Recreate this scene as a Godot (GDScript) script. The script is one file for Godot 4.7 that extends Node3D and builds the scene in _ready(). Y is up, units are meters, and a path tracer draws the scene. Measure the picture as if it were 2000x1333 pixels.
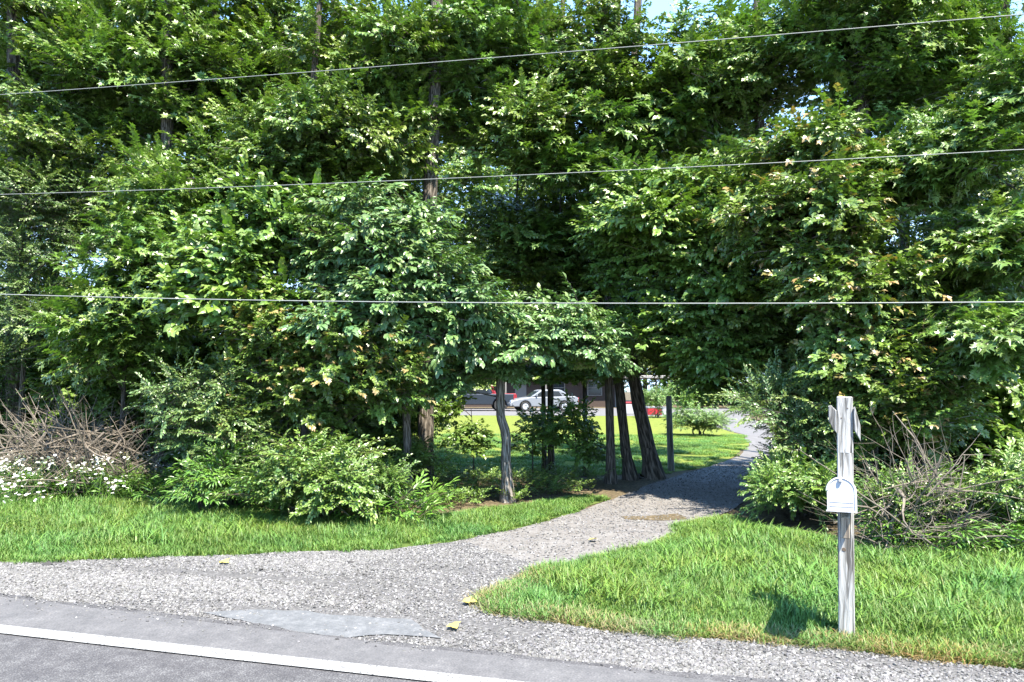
extends Node3D
# A gravel drive leaving a country road through a wall of sunlit woods, a mailbox on a weathered post beside it.
# x to the right, y up, the view runs towards -z; metres.

var rng := RandomNumberGenerator.new()
var names := {}
var M := {}
var sprays := {}
var tufts := {}
var road_dir := Vector3(0.964, 0, 0.2658)

# ---------------------------------------------------------------- small helpers
func numbered(n: String) -> String:
	if not names.has(n):
		names[n] = 0
		return n
	names[n] += 1
	return "%s_%03d" % [n, names[n]]

func tag(o: Node, label: String, category := "", group := "", kind := "") -> Node:
	if label != "": o.set_meta("label", label)
	if category != "": o.set_meta("category", category)
	if group != "": o.set_meta("group", group)
	if kind != "": o.set_meta("kind", kind)
	return o

func thing(called: String, label: String, category: String, at := Vector3.ZERO, turn := 0.0, group := "") -> Node3D:
	var o := Node3D.new()
	o.name = numbered(called)
	add_child(o)
	o.position = at
	o.rotation.y = turn
	tag(o, label, category, group)
	return o

func part(called: String, mesh: Mesh, mat: Material, parent: Node = null) -> MeshInstance3D:
	var o := MeshInstance3D.new()
	o.mesh = mesh
	o.material_override = mat
	if parent == null:
		o.name = numbered(called)
		add_child(o)
	else:
		o.name = called
		parent.add_child(o, true)
	return o

func rr(a: float, b: float) -> float:
	return rng.randf_range(a, b)

func rdir() -> Vector3:
	var y := rr(-1, 1)
	var a := rr(0, TAU)
	var r := sqrt(1.0 - y * y)
	return Vector3(r * cos(a), y, r * sin(a))

# ---------------------------------------------------------------- meshes
class Geo:
	var v := PackedVector3Array()
	var n := PackedVector3Array()
	var c := PackedColorArray()
	var uv := PackedVector2Array()
	var i := PackedInt32Array()
	var smooth := false
	func tri(a: Vector3, b: Vector3, d: Vector3, col := Color.WHITE) -> void:
		var k := v.size()
		v.append(a); v.append(b); v.append(d)
		c.append(col); c.append(col); c.append(col)
		i.append(k); i.append(k + 1); i.append(k + 2)
	func quad(a: Vector3, b: Vector3, d: Vector3, e: Vector3, col := Color.WHITE) -> void:
		tri(a, b, d, col); tri(a, d, e, col)
	func box(lo: Vector3, hi: Vector3, col := Color.WHITE) -> void:
		var p := []
		for k in 8: p.append(Vector3(hi.x if k & 1 else lo.x, hi.y if k & 2 else lo.y, hi.z if k & 4 else lo.z))
		for f in [[0, 2, 3, 1], [4, 5, 7, 6], [0, 1, 5, 4], [2, 6, 7, 3], [0, 4, 6, 2], [1, 3, 7, 5]]:
			quad(p[f[0]], p[f[1]], p[f[2]], p[f[3]], col)
	func tube(pts: Array, rad: Array, sides: int, col := Color.WHITE, cap := true, wob := 0.0) -> void:
		# smooth tube: ring vertices are shared, so it needs normals
		smooth = true
		var start := v.size()
		var up := Vector3.UP
		var len_ := 0.0
		for k in pts.size():
			var t: Vector3 = (pts[min(k + 1, pts.size() - 1)] - pts[max(k - 1, 0)]).normalized()
			var s: Vector3 = t.cross(Vector3.FORWARD if absf(t.dot(Vector3.FORWARD)) < 0.9 else Vector3.RIGHT).normalized()
			var q: Vector3 = s.cross(t)
			if k > 0: len_ += (pts[k] - pts[k - 1]).length()
			for j in sides:
				var a := TAU * j / sides
				var d: Vector3 = s * cos(a) + q * sin(a)
				var r: float = rad[k] * (1.0 + wob * sin(a * 3.0 + k * 1.7) + wob * 0.7 * sin(a * 2.0 - k * 0.9 + 1.0))
				v.append(pts[k] + d * r); n.append(d); c.append(col); uv.append(Vector2(float(j) / sides, len_))
		for k in pts.size() - 1:
			for j in sides:
				var a := start + k * sides + j
				var b := start + k * sides + (j + 1) % sides
				i.append(a); i.append(b); i.append(a + sides)
				i.append(b); i.append(b + sides); i.append(a + sides)
		if cap:
			for e in [0, pts.size() - 1]:
				var m := v.size()
				var s0: int = start + e * sides
				var nn: Vector3 = ((pts[1] - pts[0]) if e == 0 else (pts[e] - pts[e - 1])).normalized() * (-1 if e == 0 else 1)
				for j in sides:
					v.append(v[s0 + j]); n.append(nn); c.append(col); uv.append(Vector2.ZERO)
				for j in range(1, sides - 1):
					if e == 0: i.append(m); i.append(m + j + 1); i.append(m + j)
					else: i.append(m); i.append(m + j); i.append(m + j + 1)
	func mesh() -> ArrayMesh:
		var a := []
		a.resize(Mesh.ARRAY_MAX)
		a[Mesh.ARRAY_VERTEX] = v
		if smooth and n.size() == v.size(): a[Mesh.ARRAY_NORMAL] = n
		a[Mesh.ARRAY_COLOR] = c
		if uv.size() == v.size(): a[Mesh.ARRAY_TEX_UV] = uv
		a[Mesh.ARRAY_INDEX] = i
		var m := ArrayMesh.new()
		m.add_surface_from_arrays(Mesh.PRIMITIVE_TRIANGLES, a)
		return m

func box_mesh(lo: Vector3, hi: Vector3) -> ArrayMesh:
	var g := Geo.new()
	g.box(lo, hi)
	return g.mesh()

func bevel_box(size: Vector3, at := Vector3.ZERO, b := 0.004) -> ArrayMesh:
	# a box with chamfered edges along its height: an octagon prism with small chamfered ends
	var x := size.x / 2
	var z := size.z / 2
	var ring := [Vector2(-x + b, -z), Vector2(x - b, -z), Vector2(x, -z + b), Vector2(x, z - b), Vector2(x - b, z), Vector2(-x + b, z), Vector2(-x, z - b), Vector2(-x, -z + b)]
	var g := Geo.new()
	var lv := [[0.0, b], [b, 0.0], [size.y - b, 0.0], [size.y, b]]
	var rings := []
	for l in lv:
		var r := []
		for q in ring: r.append(at + Vector3(q.x * (1.0 - l[1] / x), l[0], q.y * (1.0 - l[1] / z)))
		rings.append(r)
	for k in 3:
		for j in 8: g.quad(rings[k][j], rings[k][(j + 1) % 8], rings[k + 1][(j + 1) % 8], rings[k + 1][j])
	for j in range(1, 7):
		g.tri(rings[3][0], rings[3][j], rings[3][j + 1])
		g.tri(rings[0][0], rings[0][j + 1], rings[0][j])
	return g.mesh()

func extrude(prof: PackedVector2Array, half: float, inset := 0.0, bev := 0.0) -> Geo:
	# profile in x,y, thickness along z from -half to half; bev rounds the rim by drawing the end faces in
	var g := Geo.new()
	var ends := prof
	if bev > 0.0:
		var o := Geometry2D.offset_polygon(prof, -bev, Geometry2D.JOIN_MITER)
		if o.size() == 1 and o[0].size() == prof.size():
			# line the ring's start up with the profile's
			var best := 0
			for k in prof.size():
				if o[0][k].distance_to(prof[0]) < o[0][best].distance_to(prof[0]): best = k
			var e2 := PackedVector2Array()
			for k in prof.size(): e2.append(o[0][(best + k) % prof.size()])
			if Geometry2D.is_polygon_clockwise(e2) == Geometry2D.is_polygon_clockwise(prof): ends = e2
	for k in prof.size():
		var a := prof[k]
		var b := prof[(k + 1) % prof.size()]
		var a2 := ends[k]
		var b2 := ends[(k + 1) % prof.size()]
		var h := half - bev
		g.quad(Vector3(a.x, a.y, -h), Vector3(b.x, b.y, -h), Vector3(b.x, b.y, h), Vector3(a.x, a.y, h))
		if bev > 0.0:
			g.quad(Vector3(a.x, a.y, h), Vector3(b.x, b.y, h), Vector3(b2.x, b2.y, half), Vector3(a2.x, a2.y, half))
			g.quad(Vector3(b.x, b.y, -h), Vector3(a.x, a.y, -h), Vector3(a2.x, a2.y, -half), Vector3(b2.x, b2.y, -half))
	var t := Geometry2D.triangulate_polygon(ends)
	for k in range(0, t.size(), 3):
		var a := ends[t[k]]
		var b := ends[t[k + 1]]
		var d := ends[t[k + 2]]
		g.tri(Vector3(a.x, a.y, half), Vector3(b.x, b.y, half), Vector3(d.x, d.y, half))
		g.tri(Vector3(a.x, a.y, -half), Vector3(d.x, d.y, -half), Vector3(b.x, b.y, -half))
	return g

func ragged(poly: Array, step: float, amp: float, sd: int) -> PackedVector2Array:
	# outline in x,z with extra points pushed in and out, as loose edges are
	var nz := FastNoiseLite.new()
	nz.seed = sd
	nz.frequency = 1.3
	nz.fractal_octaves = 4
	var out := PackedVector2Array()
	for k in poly.size():
		var a := Vector2(poly[k].x, poly[k].z)
		var b := Vector2(poly[(k + 1) % poly.size()].x, poly[(k + 1) % poly.size()].z)
		var l := a.distance_to(b)
		var m: int = clampi(int(l / step), 1, 120)
		for j in m:
			var p := a.lerp(b, float(j) / m)
			out.append(p + Vector2(nz.get_noise_2d(p.x, p.y), nz.get_noise_2d(p.x + 50, p.y)) * amp * 2.0)
	return out

func sheet(called: String, poly: PackedVector2Array, y: float, mat: Material, depth := 0.0) -> MeshInstance3D:
	var g := Geo.new()
	var t := Geometry2D.triangulate_polygon(poly)
	for k in range(0, t.size(), 3):
		var p := [poly[t[k]], poly[t[k + 1]], poly[t[k + 2]]]
		if (p[1] - p[0]).cross(p[2] - p[0]) < 0: p = [p[0], p[2], p[1]]
		g.tri(Vector3(p[0].x, y, p[0].y), Vector3(p[1].x, y, p[1].y), Vector3(p[2].x, y, p[2].y))
	if depth > 0:
		for k in poly.size():
			var a := poly[k]
			var b := poly[(k + 1) % poly.size()]
			g.quad(Vector3(a.x, y, a.y), Vector3(b.x, y, b.y), Vector3(b.x, y - depth, b.y), Vector3(a.x, y - depth, a.y))
	var o := part(called, g.mesh(), mat)
	o.set_meta("kind", "structure")
	return o

# ---------------------------------------------------------------- materials
func noise_image(size: int, freq: float, oct: int, sd: int, type := FastNoiseLite.TYPE_SIMPLEX_SMOOTH) -> Image:
	var f := FastNoiseLite.new()
	f.noise_type = type
	f.seed = sd
	f.frequency = freq
	f.fractal_octaves = oct
	var im := f.get_seamless_image(size, size)
	im.convert(Image.FORMAT_RGB8)
	return im

func ramp(layers: Array, stops: Array) -> ImageTexture:
	# layers: [image, weight]; stops: [value, colour], linear colours stored as sRGB
	var w: int = layers[0][0].get_width()
	var im := Image.create(w, w, false, Image.FORMAT_RGB8)
	var g := Gradient.new()
	g.offsets = PackedFloat32Array(stops.map(func(s): return s[0]))
	g.colors = PackedColorArray(stops.map(func(s): return s[1].linear_to_srgb()))
	var lut := []
	for k in 256: lut.append(g.sample(k / 255.0))
	var data := []
	for l in layers: data.append(l[0].get_data())
	var px := PackedByteArray()
	px.resize(w * w * 3)
	for k in w * w:
		var s := 0.0
		for l in layers.size(): s += data[l][k * 3] * layers[l][1]
		var col: Color = lut[clampi(int(s), 0, 255)]
		px[k * 3] = col.r8
		px[k * 3 + 1] = col.g8
		px[k * 3 + 2] = col.b8
	im.set_data(w, w, false, Image.FORMAT_RGB8, px)
	return ImageTexture.create_from_image(im)

func ground_mat(layers: Array, stops: Array, metres: float, rough: float, relief: Image = null, cm := 1.0) -> StandardMaterial3D:
	var m := StandardMaterial3D.new()
	m.albedo_texture = ramp(layers, stops)
	m.roughness = rough
	m.metallic_specular = 0.3
	m.uv1_triplanar = true
	m.uv1_world_triplanar = true
	m.uv1_scale = Vector3.ONE / metres
	if relief:
		m.heightmap_enabled = true
		m.heightmap_texture = ImageTexture.create_from_image(relief)
		m.heightmap_scale = cm
	return m

func plain(col: Color, rough := 0.6, metal := 0.0) -> StandardMaterial3D:
	var m := StandardMaterial3D.new()
	m.albedo_color = col.linear_to_srgb()
	m.roughness = rough
	m.metallic = metal
	return m

func leaf_mat(rough: float, through: float, spec := 0.5) -> StandardMaterial3D:
	var m := StandardMaterial3D.new()
	m.vertex_color_use_as_albedo = true
	m.roughness = rough
	m.metallic_specular = spec
	m.cull_mode = BaseMaterial3D.CULL_DISABLED
	m.backlight_enabled = true
	m.backlight = Color(0.9 * through, 1.0 * through, 0.55 * through)
	return m

func materials() -> void:
	var fine := noise_image(512, 0.22, 2, 1)
	var mid := noise_image(512, 0.05, 4, 2)
	var coarse := noise_image(512, 0.012, 5, 3)
	var cells := noise_image(512, 0.06, 1, 4, FastNoiseLite.TYPE_CELLULAR)
	M.asphalt = ground_mat([[fine, 0.62], [mid, 0.2], [coarse, 0.22]], [[0.25, Color(0.040, 0.039, 0.042)], [0.5, Color(0.070, 0.068, 0.071)], [0.62, Color(0.092, 0.090, 0.092)], [0.8, Color(0.175, 0.172, 0.172)]], 1.3, 0.85, fine, 0.25)
	M.shoulder = ground_mat([[fine, 0.5], [mid, 0.22], [coarse, 0.3]], [[0.2, Color(0.067, 0.067, 0.070)], [0.5, Color(0.099, 0.097, 0.100)], [0.7, Color(0.125, 0.122, 0.124)], [0.85, Color(0.198, 0.195, 0.190)]], 1.7, 0.85, fine, 0.2)
	M.patch = ground_mat([[fine, 0.4], [mid, 0.3], [coarse, 0.4]], [[0.2, Color(0.078, 0.081, 0.086)], [0.55, Color(0.112, 0.116, 0.122)], [0.8, Color(0.166, 0.168, 0.172)]], 0.9, 0.8)
	M.paint = ground_mat([[fine, 0.18], [mid, 0.75], [coarse, 0.12]], [[0.3, Color(.08, .08, .08)], [0.37, Color(.14, .14, .14)], [0.43, Color(.23, .23, .228)], [0.8, Color(.29, .29, .285)]], 0.55, 0.7)
	M.gravel = ground_mat([[cells, 0.5], [fine, 0.35], [coarse, 0.2]], [[0.2, Color(0.058, 0.058, 0.058)], [0.5, Color(0.099, 0.095, 0.094)], [0.75, Color(0.163, 0.162, 0.161)]], 0.85, 0.95, cells, 0.6)
	M.packed = ground_mat([[fine, 0.4], [mid, 0.35], [coarse, 0.3]], [[0.2, Color(0.089, 0.079, 0.069)], [0.5, Color(0.139, 0.131, 0.125)], [0.8, Color(0.198, 0.191, 0.185)]], 1.9, 0.95, fine, 0.4)
	M.pale_gravel = ground_mat([[fine, 0.5], [coarse, 0.5]], [[0.2, Color(0.104, 0.099, 0.099)], [0.8, Color(0.166, 0.162, 0.162)]], 2.3, 0.95)
	M.litter = ground_mat([[fine, 0.4], [mid, 0.5], [coarse, 0.2]], [[0.2, Color(.03, .024, .015)], [0.5, Color(.075, .06, .035)], [0.75, Color(.15, .115, .07)]], 1.7, 1.0, mid, 1.5)
	M.turf = ground_mat([[fine, 0.45], [mid, 0.3], [coarse, 0.3]], [[0.2, Color(0.036, 0.056, 0.012)], [0.5, Color(0.064, 0.104, 0.020)], [0.8, Color(0.120, 0.128, 0.040)]], 1.4, 1.0, fine, 0.8)
	M.lawn = ground_mat([[fine, 0.35], [mid, 0.3], [coarse, 0.4]], [[0.2, Color(0.080, 0.109, 0.019)], [0.5, Color(0.128, 0.156, 0.025)], [0.8, Color(0.175, 0.189, 0.038)]], 2.7, 1.0, fine, 0.8)
	var streak := Image.create(256, 256, false, Image.FORMAT_RGB8)
	var f1 := FastNoiseLite.new()
	f1.seed = 9
	f1.frequency = 0.03
	f1.fractal_octaves = 4
	for y in 256:
		for x in 256:
			# furrows run along v
			var b := (f1.get_noise_3d(cos(TAU * x / 256.0) * 55, sin(TAU * x / 256.0) * 55, y * 0.35) + 0.5)
			streak.set_pixel(x, y, Color(b, b, b))
	M.bark = StandardMaterial3D.new()
	M.bark.albedo_texture = ramp([[streak, 1.0]], [[0.15, Color(.035, .028, .02)], [0.5, Color(.1, .083, .064)], [0.85, Color(.2, .175, .145)]])
	M.bark.roughness = 0.95
	M.bark.heightmap_enabled = true
	M.bark.heightmap_texture = ImageTexture.create_from_image(streak)
	M.bark.heightmap_scale = 1.5
	M.bark.uv1_scale = Vector3(2, 1.6, 1)
	M.pale_bark = M.bark.duplicate()
	M.pale_bark.albedo_texture = ramp([[streak, 1.0]], [[0.15, Color(.06, .05, .04)], [0.5, Color(.21, .185, .155)], [0.85, Color(.36, .33, .29)]])
	M.deadwood = plain(Color(.19, .168, .14), 0.95)
	M.deadwood.albedo_texture = ramp([[streak, 1.0]], [[0.15, Color(.5, .45, .4)], [0.85, Color(1, 1, 1)]])
	# weathered timber of the mailbox post: pale grey, dark checks and stains running up the grain
	var grain := Image.create(512, 512, false, Image.FORMAT_RGB8)
	f1.seed = 21
	f1.fractal_octaves = 5
	var f2 := FastNoiseLite.new()
	f2.seed = 5
	f2.frequency = 0.012
	f2.fractal_octaves = 3
	for y in 512:
		for x in 512:
			var b := f1.get_noise_2d(x * 1.5 + f2.get_noise_2d(x, y * 0.5) * 30.0, y * 0.1) * 0.75 + 0.5
			b -= smoothstep(0.1, 0.3, f2.get_noise_2d(x * 1.1 + y * 0.25 + 40, y * 0.35)) * 0.28
			grain.set_pixel(x, y, Color(b, b, b))
	M.timber = StandardMaterial3D.new()
	M.timber.albedo_texture = ramp([[grain, 1.0]], [[0.05, Color(.07, .066, .06)], [0.3, Color(.165, .16, .15)], [0.48, Color(.3, .295, .28)], [0.8, Color(.4, .395, .38)]])
	M.timber.roughness = 0.9
	M.timber.uv1_triplanar = true
	M.timber.uv1_scale = Vector3(2.6, 0.9, 2.6)
	M.timber.heightmap_enabled = true
	M.timber.heightmap_texture = ImageTexture.create_from_image(grain)
	M.timber.heightmap_scale = 0.4
	M.old_block = M.timber.duplicate()
	M.old_block.albedo_texture = ramp([[grain, 1.0]], [[0.1, Color(.12, .1, .08)], [0.5, Color(.3, .26, .2)], [0.8, Color(.42, .37, .3)]])
	M.box_white = plain(Color(.4, .405, .415), 0.5)
	var scuff := ramp([[fine, 0.15], [mid, 0.45], [coarse, 0.4]], [[0.1, Color(.62, .61, .58)], [0.35, Color(.95, .95, .95)], [1.0, Color(1, 1, 1)]])
	M.box_white.albedo_texture = scuff
	M.box_white.uv1_triplanar = true
	M.box_white.uv1_scale = Vector3.ONE * 2.1
	M.steel = plain(Color(.5, .51, .53), 0.4, 0.8)
	M.knot = plain(Color(.1, .075, .055), 0.9)
	M.cable = plain(Color(.22, .23, .22), 0.6)
	M.black_cable = plain(Color(.3, .31, .31), 0.5)
	M.leaf = leaf_mat(0.38, 0.7, 0.6)
	M.gloss_leaf = leaf_mat(0.36, 0.5, 0.6)
	M.grass = leaf_mat(0.5, 0.6, 0.4)
	M.petal = leaf_mat(0.8, 0.5, 0.2)
	M.stone = StandardMaterial3D.new()
	M.stone.vertex_color_use_as_albedo = true
	M.stone.roughness = 0.9
	M.creosote = plain(Color(.12, .09, .065), 0.95)

# ---------------------------------------------------------------- leaves
func leaf_shape(kind: String) -> Array:
	# outline of one leaf in x (along) and z (across), from its base, half of it; mirrored by the builder
	match kind:
		"star": return [Vector2(0, 0), Vector2(-.06, .12), Vector2(.02, .42), Vector2(.2, .17), Vector2(.52, .5), Vector2(.5, .15), Vector2(1, 0)]
		"maple": return [Vector2(0, 0), Vector2(-.02, .2), Vector2(.22, .3), Vector2(.48, .5), Vector2(.55, .2), Vector2(.72, .22), Vector2(1, 0)]
		"oval": return [Vector2(0, 0), Vector2(.22, .22), Vector2(.5, .29), Vector2(.78, .18), Vector2(1, 0)]
		"broad": return [Vector2(0, 0), Vector2(.0, .26), Vector2(.28, .42), Vector2(.6, .3), Vector2(1, 0)]
		"small": return [Vector2(0, 0), Vector2(.35, .24), Vector2(.75, .17), Vector2(1, 0)]
		_: return [Vector2(0, 0), Vector2(.3, .1), Vector2(.65, .09), Vector2(1, 0)]

func add_leaf(g: Geo, kind: String, at: Vector3, along: Vector3, up: Vector3, size: float, curl: float, fold: float, col: Color) -> void:
	var x := along.normalized()
	var z := x.cross(up).normalized()
	var y := z.cross(x)
	var half := leaf_shape(kind)
	for s in [-1, 1]:
		var prev := []
		for k in range(1, half.size()):
			var edge := []
			for q in [half[k - 1], half[k]]:
				edge.append(at + x * q.x * size + z * q.y * size * s + y * (fold * absf(q.y) - curl * q.x * q.x) * size)
			var mid: float = (half[k - 1].x + half[k].x) * 0.5
			mid = clampf(mid, 0.15, 0.85)
			var m0: Vector3 = at + x * clampf(half[k - 1].x, 0, 1) * size - y * curl * pow(clampf(half[k - 1].x, 0, 1), 2) * size
			var m1: Vector3 = at + x * clampf(half[k].x, 0, 1) * size - y * curl * pow(clampf(half[k].x, 0, 1), 2) * size
			if kind == "star" or kind == "maple":
				var hub: Vector3 = at + x * 0.3 * size - y * curl * 0.09 * size
				g.tri(hub, edge[0], edge[1], col)
			else:
				if k > 1: g.tri(m0, edge[0], edge[1], col)
				if k < half.size() - 1: g.tri(m0, edge[1], m1, col)

func add_spray(g: Geo, xf: Transform3D, d: Array, shade: float, flush: bool) -> void:
	# a twig along +x with leaves on both sides, +y up. Colours are three times the albedo, copies carry a third.
	var kind: String = d[0]
	var size: float = d[1]
	var count: int = d[2]
	var length: float = d[3]
	var droop: float = d[4]
	var base: Color = d[5]
	var tip: Color = d[6]
	var brown := Color(.3, .235, .17)
	var bend := rr(-.25, .25)
	var pts := []
	for k in 4: pts.append(xf * Vector3(k / 3.0 * length, -droop * .25 * k * k / 9.0 * length, bend * k * k / 9.0 * length))
	for k in 3:
		var w := 0.005 * (1.0 - k * 0.28)
		g.quad(pts[k] + Vector3(0, w, 0), pts[k + 1] + Vector3(0, w * .7, 0), pts[k + 1] - Vector3(0, w * .7, 0), pts[k] - Vector3(0, w, 0), brown)
	for k in count:
		var t := (k + 0.7) / count
		var side := 1.0 if k % 2 else -1.0
		var p := Vector3(t * length, -droop * .25 * t * t * length, bend * t * t * length)
		var fan := rr(0.6, 1.4) * (1.0 - 0.7 * t)
		var around := rr(-.95, .95)
		var along := Vector3(cos(fan), sin(fan) * sin(around) - droop * rr(.2, .9), sin(fan) * cos(around) * side).normalized()
		if k == count - 1: along = Vector3(1, -.1 - droop * .7, rr(-.3, .3)).normalized()
		var up := (Vector3(rr(.0, 1.1), 1, rr(-.55, .55)) + Vector3(along.x, 0, along.z) * droop * .8).normalized()
		var stalk: Vector3 = p + along * size * rr(.25, .5)
		var sz := size * rr(.6, 1.2) * (1.0 - .3 * maxf(0, t - .6))
		var col := base * rr(.8, 1.2) * shade
		col = col.lerp(Color(col.r * 1.3, col.g * 1.06, col.b), rr(0, .6))
		if flush and t > 1.0 - d[7]: col = col.lerp(tip, rr(.3, 1.0))
		col.a = 1.0
		g.tri(xf * p, xf * stalk, xf * (p + Vector3(0, 0, .004)), brown.lerp(base, .6))
		add_leaf(g, kind, xf * stalk, xf.basis * along, xf.basis * up, sz, rr(.05, .35) + droop * .15, rr(.05, .45), col)

func clump(d: Array, radius: float, n: int, sd: int) -> ArrayMesh:
	# the leafy end of a bough: twigs spreading from a short stem into a loose, flattened dome
	rng.seed = sd
	var g := Geo.new()
	var lean := Vector3(rr(-.3, .3), 0, rr(-.3, .3))
	for j in n:
		var e := rdir()
		e.y = e.y * .8 + .2
		var p := Vector3(e.x, e.y * .62, e.z) * radius * pow(rr(.05, 1.0), .5) + lean * e.y * radius
		var dir := (Vector3(e.x, e.y * .5 + .18, e.z) + Vector3(rr(-.35, .35), rr(-.2, .3), rr(-.35, .35))).normalized()
		var up := (Vector3.UP * 1.1 + e * .6 + rdir() * .35).normalized()
		var z := dir.cross(up).normalized()
		up = z.cross(dir)
		add_spray(g, Transform3D(Basis(dir, up, z), p - dir * .15), d, rr(.85, 1.15), rng.randf() < d[10])
	return g.mesh()

func c3(r: float, g: float, b: float) -> Color:
	return Color(r * 3, g * 3, b * 3)

func species() -> void:
	# leaf, size, leaves to a twig, twig length, droop, colour, colour of young leaves, their share, material, twigs to a clump, share of twigs with young leaves
	var defs := {
		"sweetgum": ["star", .095, 16, .36, .5, c3(.106, .198, .037), c3(.2, .27, .08), .25, "leaf", 26, .6],
		"maple": ["maple", .068, 20, .36, .48, c3(.112, .196, .037), c3(.21, .26, .08), .25, "leaf", 28, .5],
		"red_maple": ["maple", .064, 20, .34, .48, c3(.114, .194, .038), c3(.33, .21, .095), .22, "leaf", 26, .42],
		"dogwood": ["oval", .08, 20, .34, .75, c3(.105, .2, .062), c3(.17, .25, .09), .2, "leaf", 25, .5],
		"broad": ["broad", .082, 17, .36, .55, c3(.11, .208, .037), c3(.2, .28, .075), .25, "leaf", 22, .5],
		"small": ["small", .044, 36, .42, .3, c3(.1, .18, .048), c3(.18, .25, .075), .25, "leaf", 24, .6],
		"shrub": ["small", .062, 26, .36, .3, c3(.112, .21, .04), c3(.19, .28, .075), .3, "leaf", 23, .7],
		"weed": ["narrow", .1, 14, .3, .3, c3(.095, .21, .03), c3(.14, .26, .05), .3, "leaf", 22, .6],
	}
	var sd := 100
	for k in defs:
		var d: Array = defs[k]
		var big := []
		var little := []
		var twigs := []
		for j in 5:
			big.append(clump(d, .5, d[9], sd))
			little.append(clump(d, .36, int(d[9] * .65), sd + 500))
			sd += 1
		for j in 2:
			rng.seed = sd + j
			var g := Geo.new()
			add_spray(g, Transform3D.IDENTITY, d, 1.0, true)
			twigs.append(g.mesh())
		sprays[k] = [big, little, M[d[8]], twigs]

func multi(called: String, mesh: Mesh, mat: Material, xf: Array, cols: Array, parent: Node = null) -> MultiMeshInstance3D:
	var mm := MultiMesh.new()
	mm.transform_format = MultiMesh.TRANSFORM_3D
	mm.use_colors = true
	mm.mesh = mesh
	mm.instance_count = xf.size()
	for k in xf.size():
		mm.set_instance_transform(k, xf[k])
		mm.set_instance_color(k, cols[k])
	var o := MultiMeshInstance3D.new()
	o.multimesh = mm
	o.material_override = mat
	if parent == null:
		o.name = numbered(called)
		add_child(o)
	else:
		o.name = called
		parent.add_child(o, true)
	return o

func tint(v: float) -> Color:
	var b := rr(1.0 - v, 1.0 + v) / 3.0
	var y := rr(-.12, .12)
	return Color(b * (1.0 + y), b * (1.0 + y * .3), b * (1.0 - y), 1)

func curve(pts: Array, n: int) -> Array:
	var out := []
	for k in pts.size() - 1:
		var p0: Vector3 = pts[max(k - 1, 0)]
		var p3: Vector3 = pts[min(k + 2, pts.size() - 1)]
		for j in n:
			out.append((pts[k] as Vector3).cubic_interpolate(pts[k + 1], p0, p3, float(j) / n))
	out.append(pts[-1])
	return out

# A tree: base where it stands, trunk points above it (in the tree's own axes), crowns: [centre, radii, clumps, clump radius] in the world.
func tree(called: String, label: String, category: String, group: String, base: Vector3, trunk_pts: Array, r0: float, r1: float, kind: String, crowns: Array, sd: int, bark := "bark", stems := 1) -> Node3D:
	rng.seed = sd
	var o := thing(called, label, category, base, 0.0, group)
	var g := Geo.new()
	var axis := curve([Vector3(0, -.1, 0)] + trunk_pts, 4)
	var all_axes := [axis]
	var sides := 9 if r0 > .06 else 6
	for s in stems:
		var ax := axis
		if s > 0:
			ax = []
			var top: Vector3 = axis[-1]
			var off := Vector3(rr(-.6, .6), 0, rr(-.4, .4)) * top.y
			for k in axis.size():
				var t := float(k) / (axis.size() - 1)
				ax.append(axis[k] + off * pow(t, 1.3) + Vector3(rr(-.06, .06), 0, rr(-.06, .06)))
			all_axes.append(ax)
		var rad := []
		for k in ax.size():
			var t := float(k) / (ax.size() - 1)
			rad.append(lerpf(r0, r1, t) * (1.0 + .7 * pow(maxf(0, 1.0 - ax[k].y / .45), 2)))
		g.tube(ax, rad, sides, Color.WHITE, true, .06)
	var xf := []
	var cols := []
	var sp: Array = sprays[kind]
	var forks := []
	for ax in all_axes:
		for q in ax:
			if q.y > .3: forks.append(q)
	if forks.is_empty(): forks.append(axis[-1])
	var unit := .36 if crowns[0][3] < .42 else .5
	for cr in crowns:
		var cc: Vector3 = cr[0] - base
		var cd: Vector3 = cr[1]
		var rc: float = cr[3]
		for k in int(cr[2]):
			var u := rdir()
			var rad := pow((k + rr(.1, 1.0)) / (int(cr[2]) + 1.0), .45)
			var c := cc + Vector3(u.x * cd.x, u.y * cd.y, u.z * cd.z) * rad
			if c.y < .35: c.y = rr(.3, .6)
			# limb from the nearest point of a stem or of an older limb, so that limbs fork
			var a := Vector3.ZERO
			var score := 1e9
			for q in forks:
				var dd: Vector3 = c - q
				var hd := Vector2(dd.x, dd.z).length()
				var sc := dd.length() + maxf(0, hd * .25 - dd.y) * 1.5
				if sc < score:
					score = sc
					a = q
			var d := c - a
			var own := Vector2(c.x - axis[-1].x, c.z - axis[-1].z)
			var out := Vector3(own.x, 0, own.y).normalized()
			var L := d.length()
			var lr := clampf(.005 + .008 * L, .006, maxf(r0 * .45, .008))
			var mid := a + d * .5 + Vector3(rr(-.13, .13), rr(-.02, .14), rr(-.13, .13)) * L
			var bough := curve([a, mid, c], 3)
			g.tube(bough, [lr, lr * .92, lr * .82, lr * .68, lr * .52, lr * .4, lr * .28], 5, Color.WHITE, false)
			if L > .4:
				forks.append(mid)
				forks.append(bough[4])
			var size := rc / unit * rr(.8, 1.25)
			var tilt := Basis(Vector3(out.z, 0, -out.x), rr(.0, .55)) if out.length() > .5 else Basis()
			var b := tilt * Basis(Vector3.UP, rr(0, TAU)) * Basis(Vector3.RIGHT, rr(-.25, .25))
			xf.append(Transform3D(b.scaled(Vector3(size, size * rr(.85, 1.15), size)), c))
			cols.append(tint(.17))
	part("trunk", g.mesh(), M[bark], o)
	multi("crown", sp[0 if unit > .4 else 1][sd % 5], sp[2], xf, cols, o).set_meta("kind", "stuff")
	return o

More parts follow.
